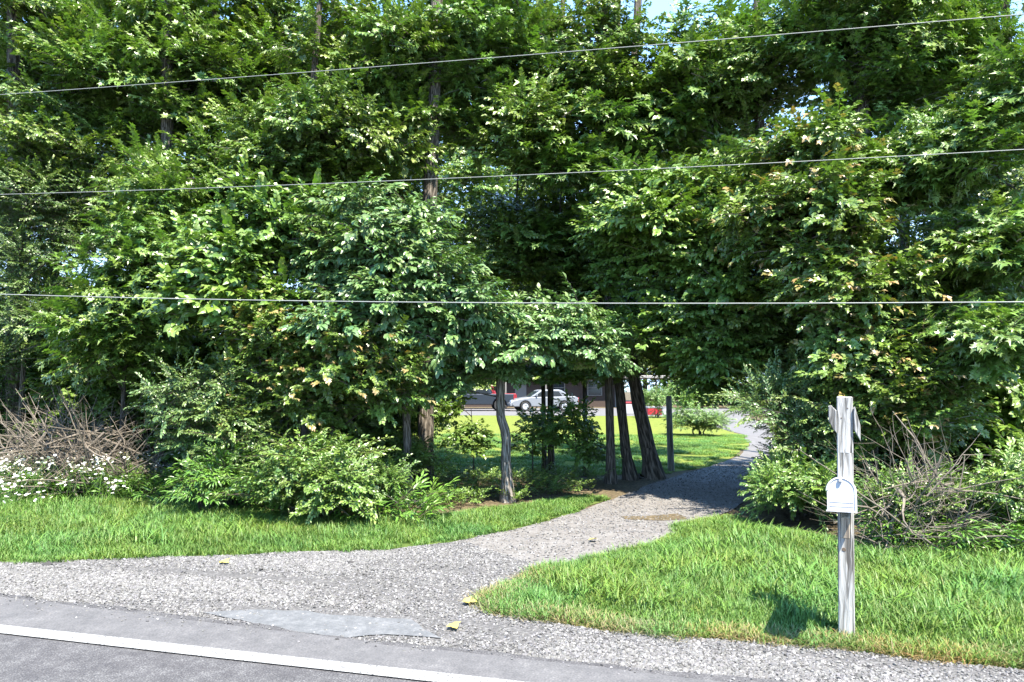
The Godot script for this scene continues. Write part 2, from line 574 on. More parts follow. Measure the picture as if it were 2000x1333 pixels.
# ---------------------------------------------------------------- grass
func tuft(blades: int, h: float, w: float, spread: float, lean: float, cols: Array, sd: int) -> ArrayMesh:
	rng.seed = sd
	var g := Geo.new()
	for k in blades:
		var a := rr(0, TAU)
		var p := Vector3(cos(a), 0, sin(a)) * spread * sqrt(rr(0, 1))
		var b := rr(0, TAU)
		var d := Vector3(cos(b), 0, sin(b))
		var s := Vector3(-d.z, 0, d.x)
		var hh := h * rr(.45, 1.15)
		var ln := lean * rr(.3, 1.4)
		var ww := w * rr(.6, 1.2)
		var col: Color = cols[rng.randi() % cols.size()] * rr(.8, 1.2)
		col.a = 1
		var prev := [p - s * ww, p + s * ww]
		for j in range(1, 4):
			var t := j / 3.0
			var q := p + Vector3.UP * hh * (t - .28 * ln * t * t) + d * hh * ln * t * t
			if j == 3:
				g.tri(prev[0], prev[1], q, col)
			else:
				var wj := ww * (1.0 - .35 * t)
				g.quad(prev[0], prev[1], q + s * wj, q - s * wj, col)
				prev = [q - s * wj, q + s * wj]
	return g.mesh()

func inside(p: Vector2, poly: PackedVector2Array) -> bool:
	return Geometry2D.is_point_in_polygon(p, poly)

# ---------------------------------------------------------------- build
func _ready() -> void:
	# camera, sky, sun, exposure
	var cam := Camera3D.new()
	cam.name = "camera"
	cam.position = Vector3(0, 1.5, 0)
	cam.rotation.x = atan(92.5 / 1444.0)
	cam.fov = rad_to_deg(2.0 * atan(666.5 / 1444.0))
	cam.near = 0.1
	cam.far = 600
	add_child(cam)
	cam.current = true
	var env := Environment.new()
	env.background_mode = Environment.BG_SKY
	var sky := Sky.new()
	var sm := ProceduralSkyMaterial.new()
	sm.sky_top_color = Color(.38, .54, .74)
	sm.sky_horizon_color = Color(.64, .74, .84)
	sm.sky_curve = 0.18
	sm.ground_bottom_color = Color(.2, .22, .16)
	sm.ground_horizon_color = Color(.55, .62, .6)
	sky.sky_material = sm
	env.sky = sky
	env.background_energy_multiplier = 1.35
	env.tonemap_mode = Environment.TONE_MAPPER_LINEAR
	env.tonemap_exposure = 3.8
	env.sdfgi_enabled = true
	env.ssao_enabled = true
	env.ssil_enabled = true
	var we := WorldEnvironment.new()
	we.environment = env
	add_child(we)
	var sun := DirectionalLight3D.new()
	sun.light_energy = 1.6
	sun.light_color = Color(1.0, .965, .9)
	sun.light_angular_distance = 0.5
	sun.shadow_enabled = true
	add_child(sun)
	sun.look_at_from_position(Vector3.ZERO, Vector3(-.2, -.85, -.42), Vector3.UP)

	materials()
	species()
	setting()
	house_and_yard()
	woods()
	undergrowth()
	mailbox()
	wires()
	ground_cover()
	debris()

# ---------------------------------------------------------------- ground, road, drive
var gravel_poly: PackedVector2Array
var verge_left: PackedVector2Array
var verge_right: PackedVector2Array
var lawn_poly: PackedVector2Array
var packed_poly: PackedVector2Array
var road_poly: PackedVector2Array
var patch_poly: PackedVector2Array

func setting() -> void:
	var g := Geo.new()
	g.quad(Vector3(-300, 0, -300), Vector3(300, 0, -300), Vector3(300, 0, 120), Vector3(-300, 0, 120))
	tag(part("ground", g.mesh(), M.litter), "dark leaf litter under the trees", "", "", "structure")
	var R := road_dir
	# lawn round which the drive bends
	lawn_poly = ragged([Vector3(-30, 0, -13.6), Vector3(0.4, 0, -12.6), Vector3(2.70, 0, -13.12), Vector3(3.88, 0, -14.31), Vector3(4.94, 0, -16.33), Vector3(6.15, 0, -19.34), Vector3(7.43, 0, -24.00), Vector3(7.91, 0, -28.34), Vector3(7.87, 0, -34.62), Vector3(8, 0, -40), Vector3(-30, 0, -44)], 1.0, .12, 3)
	sheet("lawn", lawn_poly, .004, M.lawn)
	# pale gravel yard in front of the house, drive coming round to it
	sheet("gravel_yard", ragged([Vector3(-30, 0, -44), Vector3(8, 0, -40), Vector3(7.87, 0, -34.62), Vector3(7.91, 0, -28.34), Vector3(7.43, 0, -24.00), Vector3(6.15, 0, -19.34), Vector3(4.94, 0, -16.33), Vector3(5.15, 0, -14.99), Vector3(7.45, 0, -19.34), Vector3(9.89, 0, -27.63), Vector3(12.76, 0, -41.13), Vector3(26, 0, -52), Vector3(26, 0, -56), Vector3(-30, 0, -56)], 1.0, .1, 4), .008, M.pale_gravel)
	# grass on both sides of the drive's mouth
	verge_left = ragged([Vector3(-40, 0, -16.4), Vector3(-40, 0, -21), Vector3(-12, 0, -13.2), Vector3(-7.67, 0, -11.19), Vector3(-3.99, 0, -9.72), Vector3(-2.35, 0, -8.59), Vector3(-0.84, 0, -8.76), Vector3(0.00, 0, -9.51), Vector3(1.06, 0, -10.31), Vector3(1.39, 0, -10.17), Vector3(0.80, 0, -9.05), Vector3(0.00, 0, -7.95), Vector3(-0.51, 0, -7.42), Vector3(-1.17, 0, -6.87), Vector3(-2.71, 0, -6.63), Vector3(-4.34, 0, -6.38), Vector3(-12, 0, -8.5)], .25, .06, 5)
	verge_right = ragged([Vector3(1.79, 0, -8.06), Vector3(2.57, 0, -8.94), Vector3(2.66, 0, -8.12), Vector3(3.41, 0, -7.13), Vector3(4.61, 0, -6.77), Vector3(14, 0, -5), Vector3(22, 0, 1.6), Vector3(3.55, 0, -3.76), Vector3(2.74, 0, -4.06), Vector3(2.27, 0, -4.21), Vector3(1.77, 0, -4.37), Vector3(0.92, 0, -4.54), Vector3(0.32, 0, -4.79), Vector3(-0.12, 0, -5.03), Vector3(-0.20, 0, -5.36), Vector3(0.00, 0, -5.83), Vector3(0.43, 0, -6.33), Vector3(1.09, 0, -6.96), Vector3(1.45, 0, -7.32)], .2, .05, 6)
	sheet("verge", verge_left, .008, M.turf)
	sheet("verge", verge_right, .008, M.turf)
	# the drive: loose gravel at the road, packed and dusty further in
	packed_poly = ragged([Vector3(-1.11, 0, -6.79), Vector3(-0.50, 0, -7.37), Vector3(0.00, 0, -7.89), Vector3(0.80, 0, -8.97), Vector3(1.34, 0, -10.03), Vector3(2.41, 0, -12.11), Vector3(3.93, 0, -14.50), Vector3(4.94, 0, -16.33), Vector3(5.15, 0, -14.99), Vector3(5.61, 0, -14.99), Vector3(4.15, 0, -12.11), Vector3(2.68, 0, -9.12), Vector3(1.78, 0, -7.89), Vector3(1.44, 0, -7.27), Vector3(1.08, 0, -6.91), Vector3(0.43, 0, -6.29), Vector3(0.00, 0, -5.80)], .3, .05, 7)
	sheet("drive", packed_poly, .012, M.packed)
	var e := [Vector3(-4.66, 0, -5.72), Vector3(-3.66, 0, -5.39), Vector3(-2.56, 0, -5.03), Vector3(-1.59, 0, -4.69), Vector3(-0.90, 0, -4.45), Vector3(-0.11, 0, -4.21), Vector3(1.04, 0, -3.87)]
	gravel_poly = ragged([e[0] - R * 30, e[0] - R * 30 + Vector3(-.2, 0, -1.9), Vector3(-4.37, 0, -6.42), Vector3(-2.72, 0, -6.67), Vector3(-1.18, 0, -6.91), Vector3(-0.50, 0, -7.32), Vector3(0.09, 0, -6.47), Vector3(0.43, 0, -6.29), Vector3(0.00, 0, -5.80), Vector3(-0.20, 0, -5.36), Vector3(-0.12, 0, -5.01), Vector3(0.32, 0, -4.75), Vector3(0.92, 0, -4.52), Vector3(1.76, 0, -4.34), Vector3(2.26, 0, -4.18), Vector3(2.72, 0, -4.03), Vector3(3.49, 0, -3.70), e[6] + R * 20 + Vector3(.2, 0, -.6), e[6] + R * 20, e[6], e[5], e[4], e[3], e[2], e[1]], .3, .04, 8)
	sheet("gravel_apron", gravel_poly, .016, M.gravel)
	# road: an asphalt slab with a broken edge, paler shoulder, white edge line
	var back := Vector3(.2658, 0, -.964) * -9.5
	var l0 := Vector3(-3.11, 0, -4.59)
	var edge := [e[0] - R * 40, e[0], e[1], e[2], e[3], e[4], e[5], e[6], e[6] + R * 40]
	road_poly = ragged(edge + [e[6] + R * 40 + back, e[0] - R * 40 + back], .12, .035, 9)
	sheet("road", road_poly, .035, M.asphalt, .06)
	var inner := l0 + R * 45
	var outer := l0 - R * 45
	var in_edge := []
	for p in edge: in_edge.append(p + Vector3(-.2658, 0, .964) * .06)
	sheet("road_shoulder", ragged(in_edge + [inner, outer], .25, .02, 10), .039, M.shoulder)
	var across := Vector3(-.2658, 0, .964) * .062
	sheet("edge_line", ragged([outer - across, inner - across, inner + across, outer + across], .15, .006, 11), .043, M.paint)
	patch_poly = ragged([Vector3(-2.07, 0, -4.97), Vector3(-1.79, 0, -5.07), Vector3(-1.36, 0, -5.03), Vector3(-1.01, 0, -4.95), Vector3(-0.68, 0, -4.79), Vector3(-0.53, 0, -4.62), Vector3(-0.42, 0, -4.48), Vector3(-0.73, 0, -4.51), Vector3(-1.04, 0, -4.53), Vector3(-1.28, 0, -4.60), Vector3(-1.60, 0, -4.73)], .1, .05, 12)
	sheet("road_patch", patch_poly, .023, M.patch)
	sheet("muddy_patch", ragged([Vector3(1.28, 0, -8.69), Vector3(2.01, 0, -8.90), Vector3(2.02, 0, -8.56), Vector3(1.66, 0, -8.40), Vector3(1.30, 0, -8.46)], .2, .05, 13), .016, M.litter)

# ---------------------------------------------------------------- beyond the lawn
func wheel(parent: Node, at: Vector3, r: float, w: float) -> void:
	var o := Node3D.new()
	o.name = "wheel"
	parent.add_child(o, true)
	o.position = at
	var g := Geo.new()
	g.tube([Vector3(0, 0, -w / 2), Vector3(0, 0, -w * .36), Vector3(0, 0, w * .36), Vector3(0, 0, w / 2)], [r * .92, r, r, r * .92], 20)
	part("tyre", g.mesh(), M.tyre, o)
	g = Geo.new()
	var s := signf(at.z)
	g.tube([Vector3(0, 0, w * .3 * s), Vector3(0, 0, w * .52 * s)], [r * .62, r * .6], 16)
	part("rim", g.mesh(), M.rim, o)

func arch(prof: Array, cx: float, r: float, y: float) -> void:
	# wheel opening cut into the lower edge, which runs towards -x
	for k in 9:
		var a := PI * k / 8.0
		prof.append(Vector2(cx + cos(a) * r, y + sin(a) * r))

func vehicle(called: String, label: String, category: String, at: Vector3, turn: float, paint: Material, truck: bool) -> Node3D:
	var o := thing(called, label, category, at, turn)
	# nose towards -x
	var L := 5.2 if truck else 4.6
	var hw := .95 if truck else .88
	var gy := .42 if truck else .3
	var wr := .38 if truck else .32
	var belt := 1.1 if truck else .92
	var f := -L / 2
	var wb := 1.7 if truck else 1.36
	var pr := [Vector2(f + .05, gy + .1)]
	if truck:
		pr += [Vector2(f, .7), Vector2(f + .08, 1.0), Vector2(f + .25, 1.08), Vector2(f + 1.35, 1.14), Vector2(L / 2 - .02, 1.12), Vector2(L / 2, .6), Vector2(L / 2 - .06, gy)]
	else:
		pr += [Vector2(f, .55), Vector2(f + .12, .7), Vector2(f + .5, .8), Vector2(f + 1.25, .92), Vector2(L / 2 - .25, .98), Vector2(L / 2, .85), Vector2(L / 2, .5), Vector2(L / 2 - .08, gy)]
	arch(pr, wb - .05, wr + .07, gy)
	arch(pr, -wb, wr + .07, gy)
	pr.append(Vector2(f + .2, gy))
	part("body", extrude(PackedVector2Array(pr), hw, 0, .05).mesh(), paint, o)
	var top := 1.78 if truck else 1.42
	var cab := [Vector2(f + 1.3, belt), Vector2(f + 2.0, top - .05), Vector2(f + 2.2, top), Vector2(f + 3.3 if truck else f + 3.3, top), Vector2(f + 3.5, top - .06), Vector2(f + 3.75 if truck else f + 4.2, belt)]
	part("cabin", extrude(PackedVector2Array(cab), hw - .12, 0, .08).mesh(), paint, o)
	var c := f + 2.0
	for s in [-1, 1]:
		for w in [[Vector2(c - .42, belt + .06), Vector2(c + .08, top - .12), Vector2(c + .55, top - .1), Vector2(c + .55, belt + .06)], [Vector2(c + .63, belt + .06), Vector2(c + .63, top - .1), Vector2(c + 1.25, top - .12), Vector2(c + 1.5, belt + .06)]]:
			var wm := part("window", extrude(PackedVector2Array(w), .012).mesh(), M.car_glass, o)
			wm.position.z = s * (hw - .115)
		for x in [-wb, wb - .05]: wheel(o, Vector3(x, wr, s * (hw - .1)), wr, .22)
		var hl := part("headlight", box_mesh(Vector3(-.05, -.08, -.16), Vector3(.1, .08, .16)), M.lamp_glass, o)
		hl.position = Vector3(f + .04, .82 if truck else .66, s * (hw - .22))
		var tl := part("tail_light", box_mesh(Vector3(-.04, -.14, -.09), Vector3(.03, .14, .09)), M.red, o)
		tl.position = Vector3(L / 2, .9 if truck else .75, s * (hw - .14))
		var mi := part("mirror", bevel_box(Vector3(.1, .16, .16), Vector3.ZERO, .02), paint, o)
		mi.position = Vector3(c - .3, belt + .05, s * (hw + .02))
	var ws := part("windscreen", extrude(PackedVector2Array([Vector2(f + 1.36, belt + .04), Vector2(f + 1.95, top - .1), Vector2(f + 1.97, top - .12), Vector2(f + 1.4, belt + .02)]), hw - .22).mesh(), M.car_glass, o)
	ws.position.x = -.035
	var bp := part("bumper", bevel_box(Vector3(.16, .2, hw * 2 - .06), Vector3.ZERO, .03), M.rim if truck else paint, o)
	bp.position = Vector3(f, gy + .05, 0)
	var rb := part("bumper", bevel_box(Vector3(.14, .18, hw * 2 - .06), Vector3.ZERO, .03), M.rim if truck else paint, o)
	rb.position = Vector3(L / 2 - .02, gy + .08, 0)
	return o

func house_and_yard() -> void:
	M.tyre = plain(Color(.02, .02, .02), .85)
	M.rim = plain(Color(.55, .56, .58), .4, .6)
	M.car_glass = plain(Color(.02, .025, .03), .06)
	M.lamp_glass = plain(Color(.75, .77, .8), .15)
	M.red = plain(Color(.3, .012, .016), .4)
	M.slate_paint = plain(Color(.02, .026, .036), .3, .1)
	M.silver = plain(Color(.2, .21, .225), .35, .3)
	M.red_paint = plain(Color(.2, .012, .018), .4)
	M.house_brick = plain(Color(.05, .034, .027), .9)
	M.shingle = plain(Color(.11, .085, .07), .95)
	M.trim = plain(Color(.16, .15, .135), .7)
	M.pale_roof = plain(Color(.24, .225, .21), .6)
	M.plastic_white = plain(Color(.3, .305, .31), .5)
	M.pane = plain(Color(.03, .035, .04), .05)
	# house with a porch, mostly behind the trees
	var h := thing("house", "low brick house with brown shingle roof behind the parked vehicles", "house", Vector3(1.5, 0, -60))
	part("wall", box_mesh(Vector3(-9, 0, -7), Vector3(7, 2.5, 0)), M.house_brick, h)
	var roof := extrude(PackedVector2Array([Vector2(-7.6, 2.42), Vector2(-3.5, 4.4), Vector2(.9, 2.42), Vector2(.9, 2.3), Vector2(-7.6, 2.3)]), 8.6).mesh()
	var ro := part("roof", roof, M.shingle, h)
	ro.rotation.y = -PI / 2
	ro.position.x = -1
	for k in 4:
		var x: float = [-7.0, -3.6, 2.2, 5.2][k]
		var w := Node3D.new()
		w.name = "window"
		h.add_child(w, true)
		w.position = Vector3(x, .95, 0.01)
		var g := Geo.new()
		g.box(Vector3(-.6, -.06, 0), Vector3(.6, 0, .06)); g.box(Vector3(-.6, 1.2, 0), Vector3(.6, 1.28, .06))
		g.box(Vector3(-.6, 0, 0), Vector3(-.52, 1.2, .06)); g.box(Vector3(.52, 0, 0), Vector3(.6, 1.2, .06)); g.box(Vector3(-.52, .57, 0), Vector3(.52, .63, .05))
		part("frame", g.mesh(), M.trim, w)
		part("pane", box_mesh(Vector3(-.52, 0, .005), Vector3(.52, 1.2, .02)), M.pane, w)
	var dr := part("door", box_mesh(Vector3(-.46, 0, .01), Vector3(.46, 2.05, .06)), M.trim, h)
	dr.position.x = -.8
	for x in [-8.6, -5.3, -2, 1.2, 4.4, 6.8]:
		var p := part("porch_post", bevel_box(Vector3(.12, 2.3, .12)), M.trim, h)
		p.position = Vector3(x, 0, .75)
	# carport with a pale metal roof
	var c := thing("carport", "open carport with pale metal roof beside the house", "carport", Vector3(10.3, 0, -57.4))
	var cr := part("roof", bevel_box(Vector3(3.9, .22, 5.2), Vector3(0, 2.28, -2.4), .03), M.pale_roof, c)
	for x in [-1.8, 1.8]:
		for z in [0.0, -4.7]:
			var p := part("post", bevel_box(Vector3(.1, 2.28, .1)), M.creosote, c)
			p.position = Vector3(x, 0, z)
	for s in [-1, 1]:
		var g := Geo.new()
		g.tube([Vector3(s * 1.78, 1.55, 0), Vector3(s * .95, 2.27, 0)], [.035, .035], 6)
		part("brace", g.mesh(), M.pale_roof, c)
	vehicle("pickup_truck", "dark slate pickup truck parked beyond the lawn, left of the silver car", "truck", Vector3(-2.56, 0.00, -49.50) * Vector3(1, 0, 1), .12, M.slate_paint, true)
	vehicle("silver_car", "silver sedan parked with its nose to the left beyond the lawn", "car", Vector3(1.98, 0.00, -49.50) * Vector3(1, 0, 1), .25, M.silver, false)
	vehicle("red_car", "red vehicle glimpsed behind the dark pickup truck", "car", Vector3(-2.33, -0.04, -54.50) * Vector3(1, 0, 1), .05, M.red_paint, true)
	# cooler, bin and bucket on the gravel
	var k := thing("cooler", "red cooler with white lid on the pale gravel", "cooler", Vector3(8.02, 0.23, -42.00) * Vector3(1, 0, 1), .1)
	part("body", bevel_box(Vector3(.78, .38, .42), Vector3.ZERO, .03), M.red, k)
	part("lid", bevel_box(Vector3(.82, .12, .46), Vector3(0, .38, 0), .03), M.plastic_white, k)
	var b := thing("bucket", "white plastic bucket beside the red cooler", "bucket", Vector3(8.60, 0.23, -42.00) * Vector3(1, 0, 1))
	var g2 := Geo.new()
	g2.tube([Vector3(0, 0, 0), Vector3(0, .42, 0), Vector3(0, .42, 0), Vector3(0, .46, 0)], [.15, .18, .2, .2], 14)
	part("body", g2.mesh(), M.plastic_white, b)
	g2 = Geo.new()
	g2.tube([Vector3(-.2, .44, 0), Vector3(-.15, .58, 0), Vector3(0, .63, 0), Vector3(.15, .58, 0), Vector3(.2, .44, 0)], [.008, .008, .008, .008, .008], 5)
	part("handle", g2.mesh(), M.steel, b)
	var n := thing("storage_bin", "white storage bin with red lid seen between two trunks", "bin", Vector3(6.76, 0.17, -43.00) * Vector3(1, 0, 1), .2)
	part("body", bevel_box(Vector3(.75, .62, .5), Vector3.ZERO, .04), M.plastic_white, n)
	part("lid", bevel_box(Vector3(.8, .1, .55), Vector3(0, .62, 0), .03), M.red, n)
	# round wooden post at the lawn's edge
	g2 = Geo.new()
	g2.tube([Vector3(.02, -.1, 0), Vector3(0, .7, 0), Vector3(-.01, 1.33, 0), Vector3(-.01, 1.36, 0)], [.062, .056, .052, .045], 12, Color.WHITE, true, .02)
	var po := part("wooden_post", g2.mesh(), M.timber)
	po.position = Vector3(2.87, 0, -13.52)
	tag(po, "short round wooden post at the lawn edge beside the drive", "post")

# ---------------------------------------------------------------- trees
func woods() -> void:
	tree("tall_tree", "tall tree with a dark trunk at the far left edge of the view", "tree", "trees at the front of the woods", Vector3(-8.27, 0.00, -12.40), [Vector3(0, 0, 0), Vector3(-0.16, 4.62, 0.00), Vector3(-0.35, 8.22, 0.00), Vector3(-0.49, 12.90, 0.00)], 0.160, 0.100, "maple", [[Vector3(-7.97, 7.12, -12.60), Vector3(1.75, 1.66, 1.20), 59, 0.55], [Vector3(-7.69, 5.12, -12.00), Vector3(1.25, 0.91, 0.90), 24, 0.50], [Vector3(-8.59, 12.23, -13.60), Vector3(3.11, 2.83, 2.20), 13, 0.90]], 1001, "bark", 1)
	tree("holly_tree", "small leaved dark tree above the left brush pile", "tree", "trees at the front of the woods", Vector3(-7.83, 0.00, -11.80), [Vector3(0, 0, 0), Vector3(0.03, 2.80, 0.00), Vector3(-0.01, 5.74, 0.00)], 0.060, 0.020, "small", [[Vector3(-7.61, 4.25, -11.60), Vector3(1.04, 1.37, 0.80), 59, 0.42], [Vector3(-7.52, 2.69, -11.50), Vector3(1.04, 0.72, 0.70), 31, 0.40]], 1002, "bark", 1)
	tree("sweetgum_tree", "tall sweetgum with straight trunk at the left of the frame", "tree", "trees at the front of the woods", Vector3(-5.60, 0.00, -12.00), [Vector3(0, 0, 0), Vector3(-0.04, 3.67, 0.00), Vector3(-0.17, 7.12, 0.00), Vector3(-0.40, 13.47, 0.00)], 0.130, 0.080, "sweetgum", [[Vector3(-6.17, 6.94, -12.40), Vector3(1.46, 1.55, 1.10), 59, 0.50], [Vector3(-5.66, 4.86, -12.00), Vector3(1.16, 0.75, 0.80), 24, 0.45], [Vector3(-6.42, 11.92, -13.20), Vector3(3.02, 2.74, 2.00), 14, 0.90]], 1003, "bark", 1)
	tree("maple_tree", "slim maple leaning right beside the straight left sweetgum", "tree", "trees at the front of the woods", Vector3(-5.64, 0.00, -12.80), [Vector3(0, 0, 0), Vector3(-0.05, 4.27, 0.00), Vector3(-0.01, 6.10, 0.00), Vector3(0.34, 8.43, 0.00), Vector3(0.52, 12.28, 0.00)], 0.090, 0.050, "maple", [[Vector3(-4.62, 7.49, -13.00), Vector3(1.44, 1.35, 1.10), 52, 0.55], [Vector3(-4.13, 5.18, -12.20), Vector3(1.01, 0.84, 0.90), 24, 0.50], [Vector3(-4.87, 12.23, -14.00), Vector3(2.91, 2.52, 2.00), 10, 0.90]], 1004, "bark", 1)
	tree("sweetgum_sapling", "bright young sweetgum behind the left brush pile", "tree", "trees at the front of the woods", Vector3(-5.57, 0.00, -10.60), [Vector3(0, 0, 0), Vector3(0.02, 1.93, 0.00), Vector3(0.16, 3.42, 0.00), Vector3(0.27, 4.70, 0.00)], 0.045, 0.012, "sweetgum", [[Vector3(-5.56, 2.29, -10.40), Vector3(0.86, 0.58, 0.50), 33, 0.38], [Vector3(-5.23, 3.23, -10.40), Vector3(0.79, 0.65, 0.50), 26, 0.38], [Vector3(-5.09, 4.14, -10.50), Vector3(0.51, 0.65, 0.40), 14, 0.36]], 1005, "bark", 1)
	tree("tulip_tree", "young broad leaved tree between the left sweetgum and the dogwood", "tree", "trees at the front of the woods", Vector3(-3.73, 0.00, -9.90), [Vector3(0, 0, 0), Vector3(-0.01, 1.90, 0.00), Vector3(-0.02, 3.64, 0.00)], 0.045, 0.015, "broad", [[Vector3(-3.68, 2.83, -9.60), Vector3(0.73, 1.00, 0.60), 45, 0.38], [Vector3(-3.33, 3.71, -9.90), Vector3(0.69, 0.62, 0.50), 21, 0.38]], 1006, "bark", 1)
	tree("poplar_tree", "leafy maple whose crown bulges out left of the dogwood top", "tree", "trees at the front of the woods", Vector3(-3.04, 0.00, -11.00), [Vector3(0, 0, 0), Vector3(-0.04, 3.49, 0.00), Vector3(0.00, 5.85, 0.00), Vector3(0.18, 9.10, 0.00)], 0.080, 0.040, "maple", [[Vector3(-2.64, 4.96, -10.70), Vector3(1.11, 0.82, 0.90), 45, 0.48], [Vector3(-3.36, 5.15, -10.80), Vector3(0.75, 0.67, 0.80), 21, 0.45], [Vector3(-2.41, 6.87, -11.30), Vector3(1.17, 0.86, 1.00), 28, 0.50], [Vector3(-3.31, 10.75, -12.70), Vector3(2.29, 1.93, 1.60), 8, 0.90]], 1007, "bark", 1)
	tree("dogwood_tree", "large dogwood with drooping glossy leaves left of the drive", "tree", "trees at the front of the woods", Vector3(-1.41, 0.00, -10.20), [Vector3(0, 0, 0), Vector3(-0.07, 1.56, 0.00), Vector3(-0.23, 2.91, 0.00), Vector3(-0.38, 3.92, 0.00)], 0.070, 0.030, "dogwood", [[Vector3(-1.75, 3.51, -9.60), Vector3(0.86, 0.63, 0.60), 42, 0.36], [Vector3(-1.17, 2.79, -9.30), Vector3(0.90, 0.58, 0.60), 38, 0.36], [Vector3(-1.81, 2.46, -9.30), Vector3(0.77, 0.45, 0.50), 28, 0.36], [Vector3(-0.71, 2.27, -9.30), Vector3(0.52, 0.39, 0.40), 14, 0.34], [Vector3(-2.44, 3.12, -9.70), Vector3(0.40, 0.60, 0.40), 14, 0.34]], 1008, "pale_bark", 1)
	tree("red_maple", "low maple with orange new leaves below the dogwood", "tree", "trees at the front of the woods", Vector3(-2.27, 0.00, -9.40), [Vector3(0, 0, 0), Vector3(0.00, 1.23, 0.00), Vector3(-0.08, 2.21, 0.00)], 0.035, 0.012, "red_maple", [[Vector3(-2.27, 1.87, -9.10), Vector3(1.01, 0.44, 0.50), 38, 0.36], [Vector3(-2.94, 2.19, -9.20), Vector3(0.45, 0.38, 0.40), 12, 0.34], [Vector3(-1.51, 1.62, -9.10), Vector3(0.57, 0.32, 0.40), 15, 0.33], [Vector3(-2.54, 1.30, -9.20), Vector3(0.76, 0.32, 0.40), 17, 0.33]], 1009, "bark", 1)
	tree("privet_shrub", "feathery light green shrub right of the left brush pile", "shrub", "shrubs along the woods", Vector3(-3.73, 0.00, -9.30), [Vector3(0, 0, 0), Vector3(0.01, 0.92, 0.00), Vector3(-0.06, 1.49, 0.00)], 0.025, 0.010, "small", [[Vector3(-3.70, 1.24, -9.10), Vector3(0.66, 0.50, 0.50), 38, 0.34], [Vector3(-3.34, 0.81, -9.00), Vector3(0.44, 0.25, 0.40), 14, 0.30]], 1010, "bark", 4)
	tree("wild_shrub", "big round bush at the grass edge left of the drive", "shrub", "shrubs along the woods", Vector3(-2.23, 0.00, -8.50), [Vector3(0, 0, 0), Vector3(0.08, 0.39, 0.00)], 0.022, 0.010, "shrub", [[Vector3(-2.19, 0.57, -8.40), Vector3(0.64, 0.32, 0.50), 26, 0.32], [Vector3(-2.41, 0.26, -8.20), Vector3(0.54, 0.23, 0.35), 17, 0.28], [Vector3(-1.57, 0.39, -8.50), Vector3(0.41, 0.24, 0.40), 12, 0.28], [Vector3(-1.91, 0.18, -8.00), Vector3(0.39, 0.16, 0.30), 12, 0.26]], 1011, "bark", 5)
	tree("wild_shrub", "small bush with pointed leaves just left of the big round bush", "shrub", "shrubs along the woods", Vector3(-3.56, 0.00, -8.80), [Vector3(0, 0, 0), Vector3(0.03, 0.29, 0.00)], 0.016, 0.008, "weed", [[Vector3(-3.52, 0.39, -8.70), Vector3(0.39, 0.24, 0.30), 15, 0.26]], 1012, "bark", 4)
	tree("sapling", "low dark sapling at the foot of the thick dark trunk left of the lawn", "sapling", "shrubs along the woods", Vector3(-1.34, 0.00, -10.50), [Vector3(0, 0, 0), Vector3(-0.01, 0.56, 0.00), Vector3(-0.05, 0.92, 0.00)], 0.016, 0.006, "shrub", [[Vector3(-1.43, 0.39, -10.40), Vector3(0.43, 0.40, 0.50), 15, 0.28]], 1013, "bark", 1)
	tree("tall_tree", "tall tree with a thick dark trunk left of the lawn opening", "tree", "trees at the front of the woods", Vector3(-1.31, 0.00, -11.30), [Vector3(0, 0, 0), Vector3(0.00, 1.49, 0.00), Vector3(0.04, 4.34, 0.00), Vector3(0.11, 6.79, 0.00), Vector3(0.20, 11.89, 0.00)], 0.135, 0.090, "sweetgum", [[Vector3(-1.26, 6.42, -11.80), Vector3(1.31, 1.23, 1.00), 45, 0.50], [Vector3(-1.97, 6.00, -11.60), Vector3(0.88, 0.88, 1.00), 15, 0.45], [Vector3(-0.34, 7.37, -11.80), Vector3(1.06, 0.98, 1.00), 22, 0.50], [Vector3(-1.13, 11.76, -13.00), Vector3(2.97, 2.52, 2.00), 13, 0.90]], 1014, "bark", 1)
	tree("dogwood_tree", "dogwood with a twisted sunlit trunk and one long leafy bough", "tree", "trees at the front of the woods", Vector3(-0.05, 0.00, -9.90), [Vector3(0, 0, 0), Vector3(-0.03, 0.54, 0.00), Vector3(-0.03, 0.88, 0.00), Vector3(-0.10, 1.15, 0.00), Vector3(-0.10, 1.63, 0.00), Vector3(-0.08, 2.04, 0.00), Vector3(-0.05, 2.45, 0.00)], 0.075, 0.050, "dogwood", [[Vector3(0.53, 2.19, -9.60), Vector3(0.76, 0.25, 0.50), 26, 0.30], [Vector3(0.99, 1.95, -9.50), Vector3(0.53, 0.14, 0.35), 15, 0.26], [Vector3(0.07, 2.38, -9.80), Vector3(0.41, 0.20, 0.40), 8, 0.30], [Vector3(0.75, 2.41, -9.80), Vector3(0.48, 0.20, 0.40), 12, 0.30], [Vector3(-0.92, 1.59, -9.50), Vector3(0.30, 0.20, 0.30), 8, 0.26], [Vector3(-0.67, 1.77, -10.20), Vector3(0.39, 0.18, 0.40), 12, 0.28], [Vector3(-0.27, 1.80, -9.90), Vector3(0.27, 0.14, 0.30), 7, 0.25]], 1015, "pale_bark", 1)
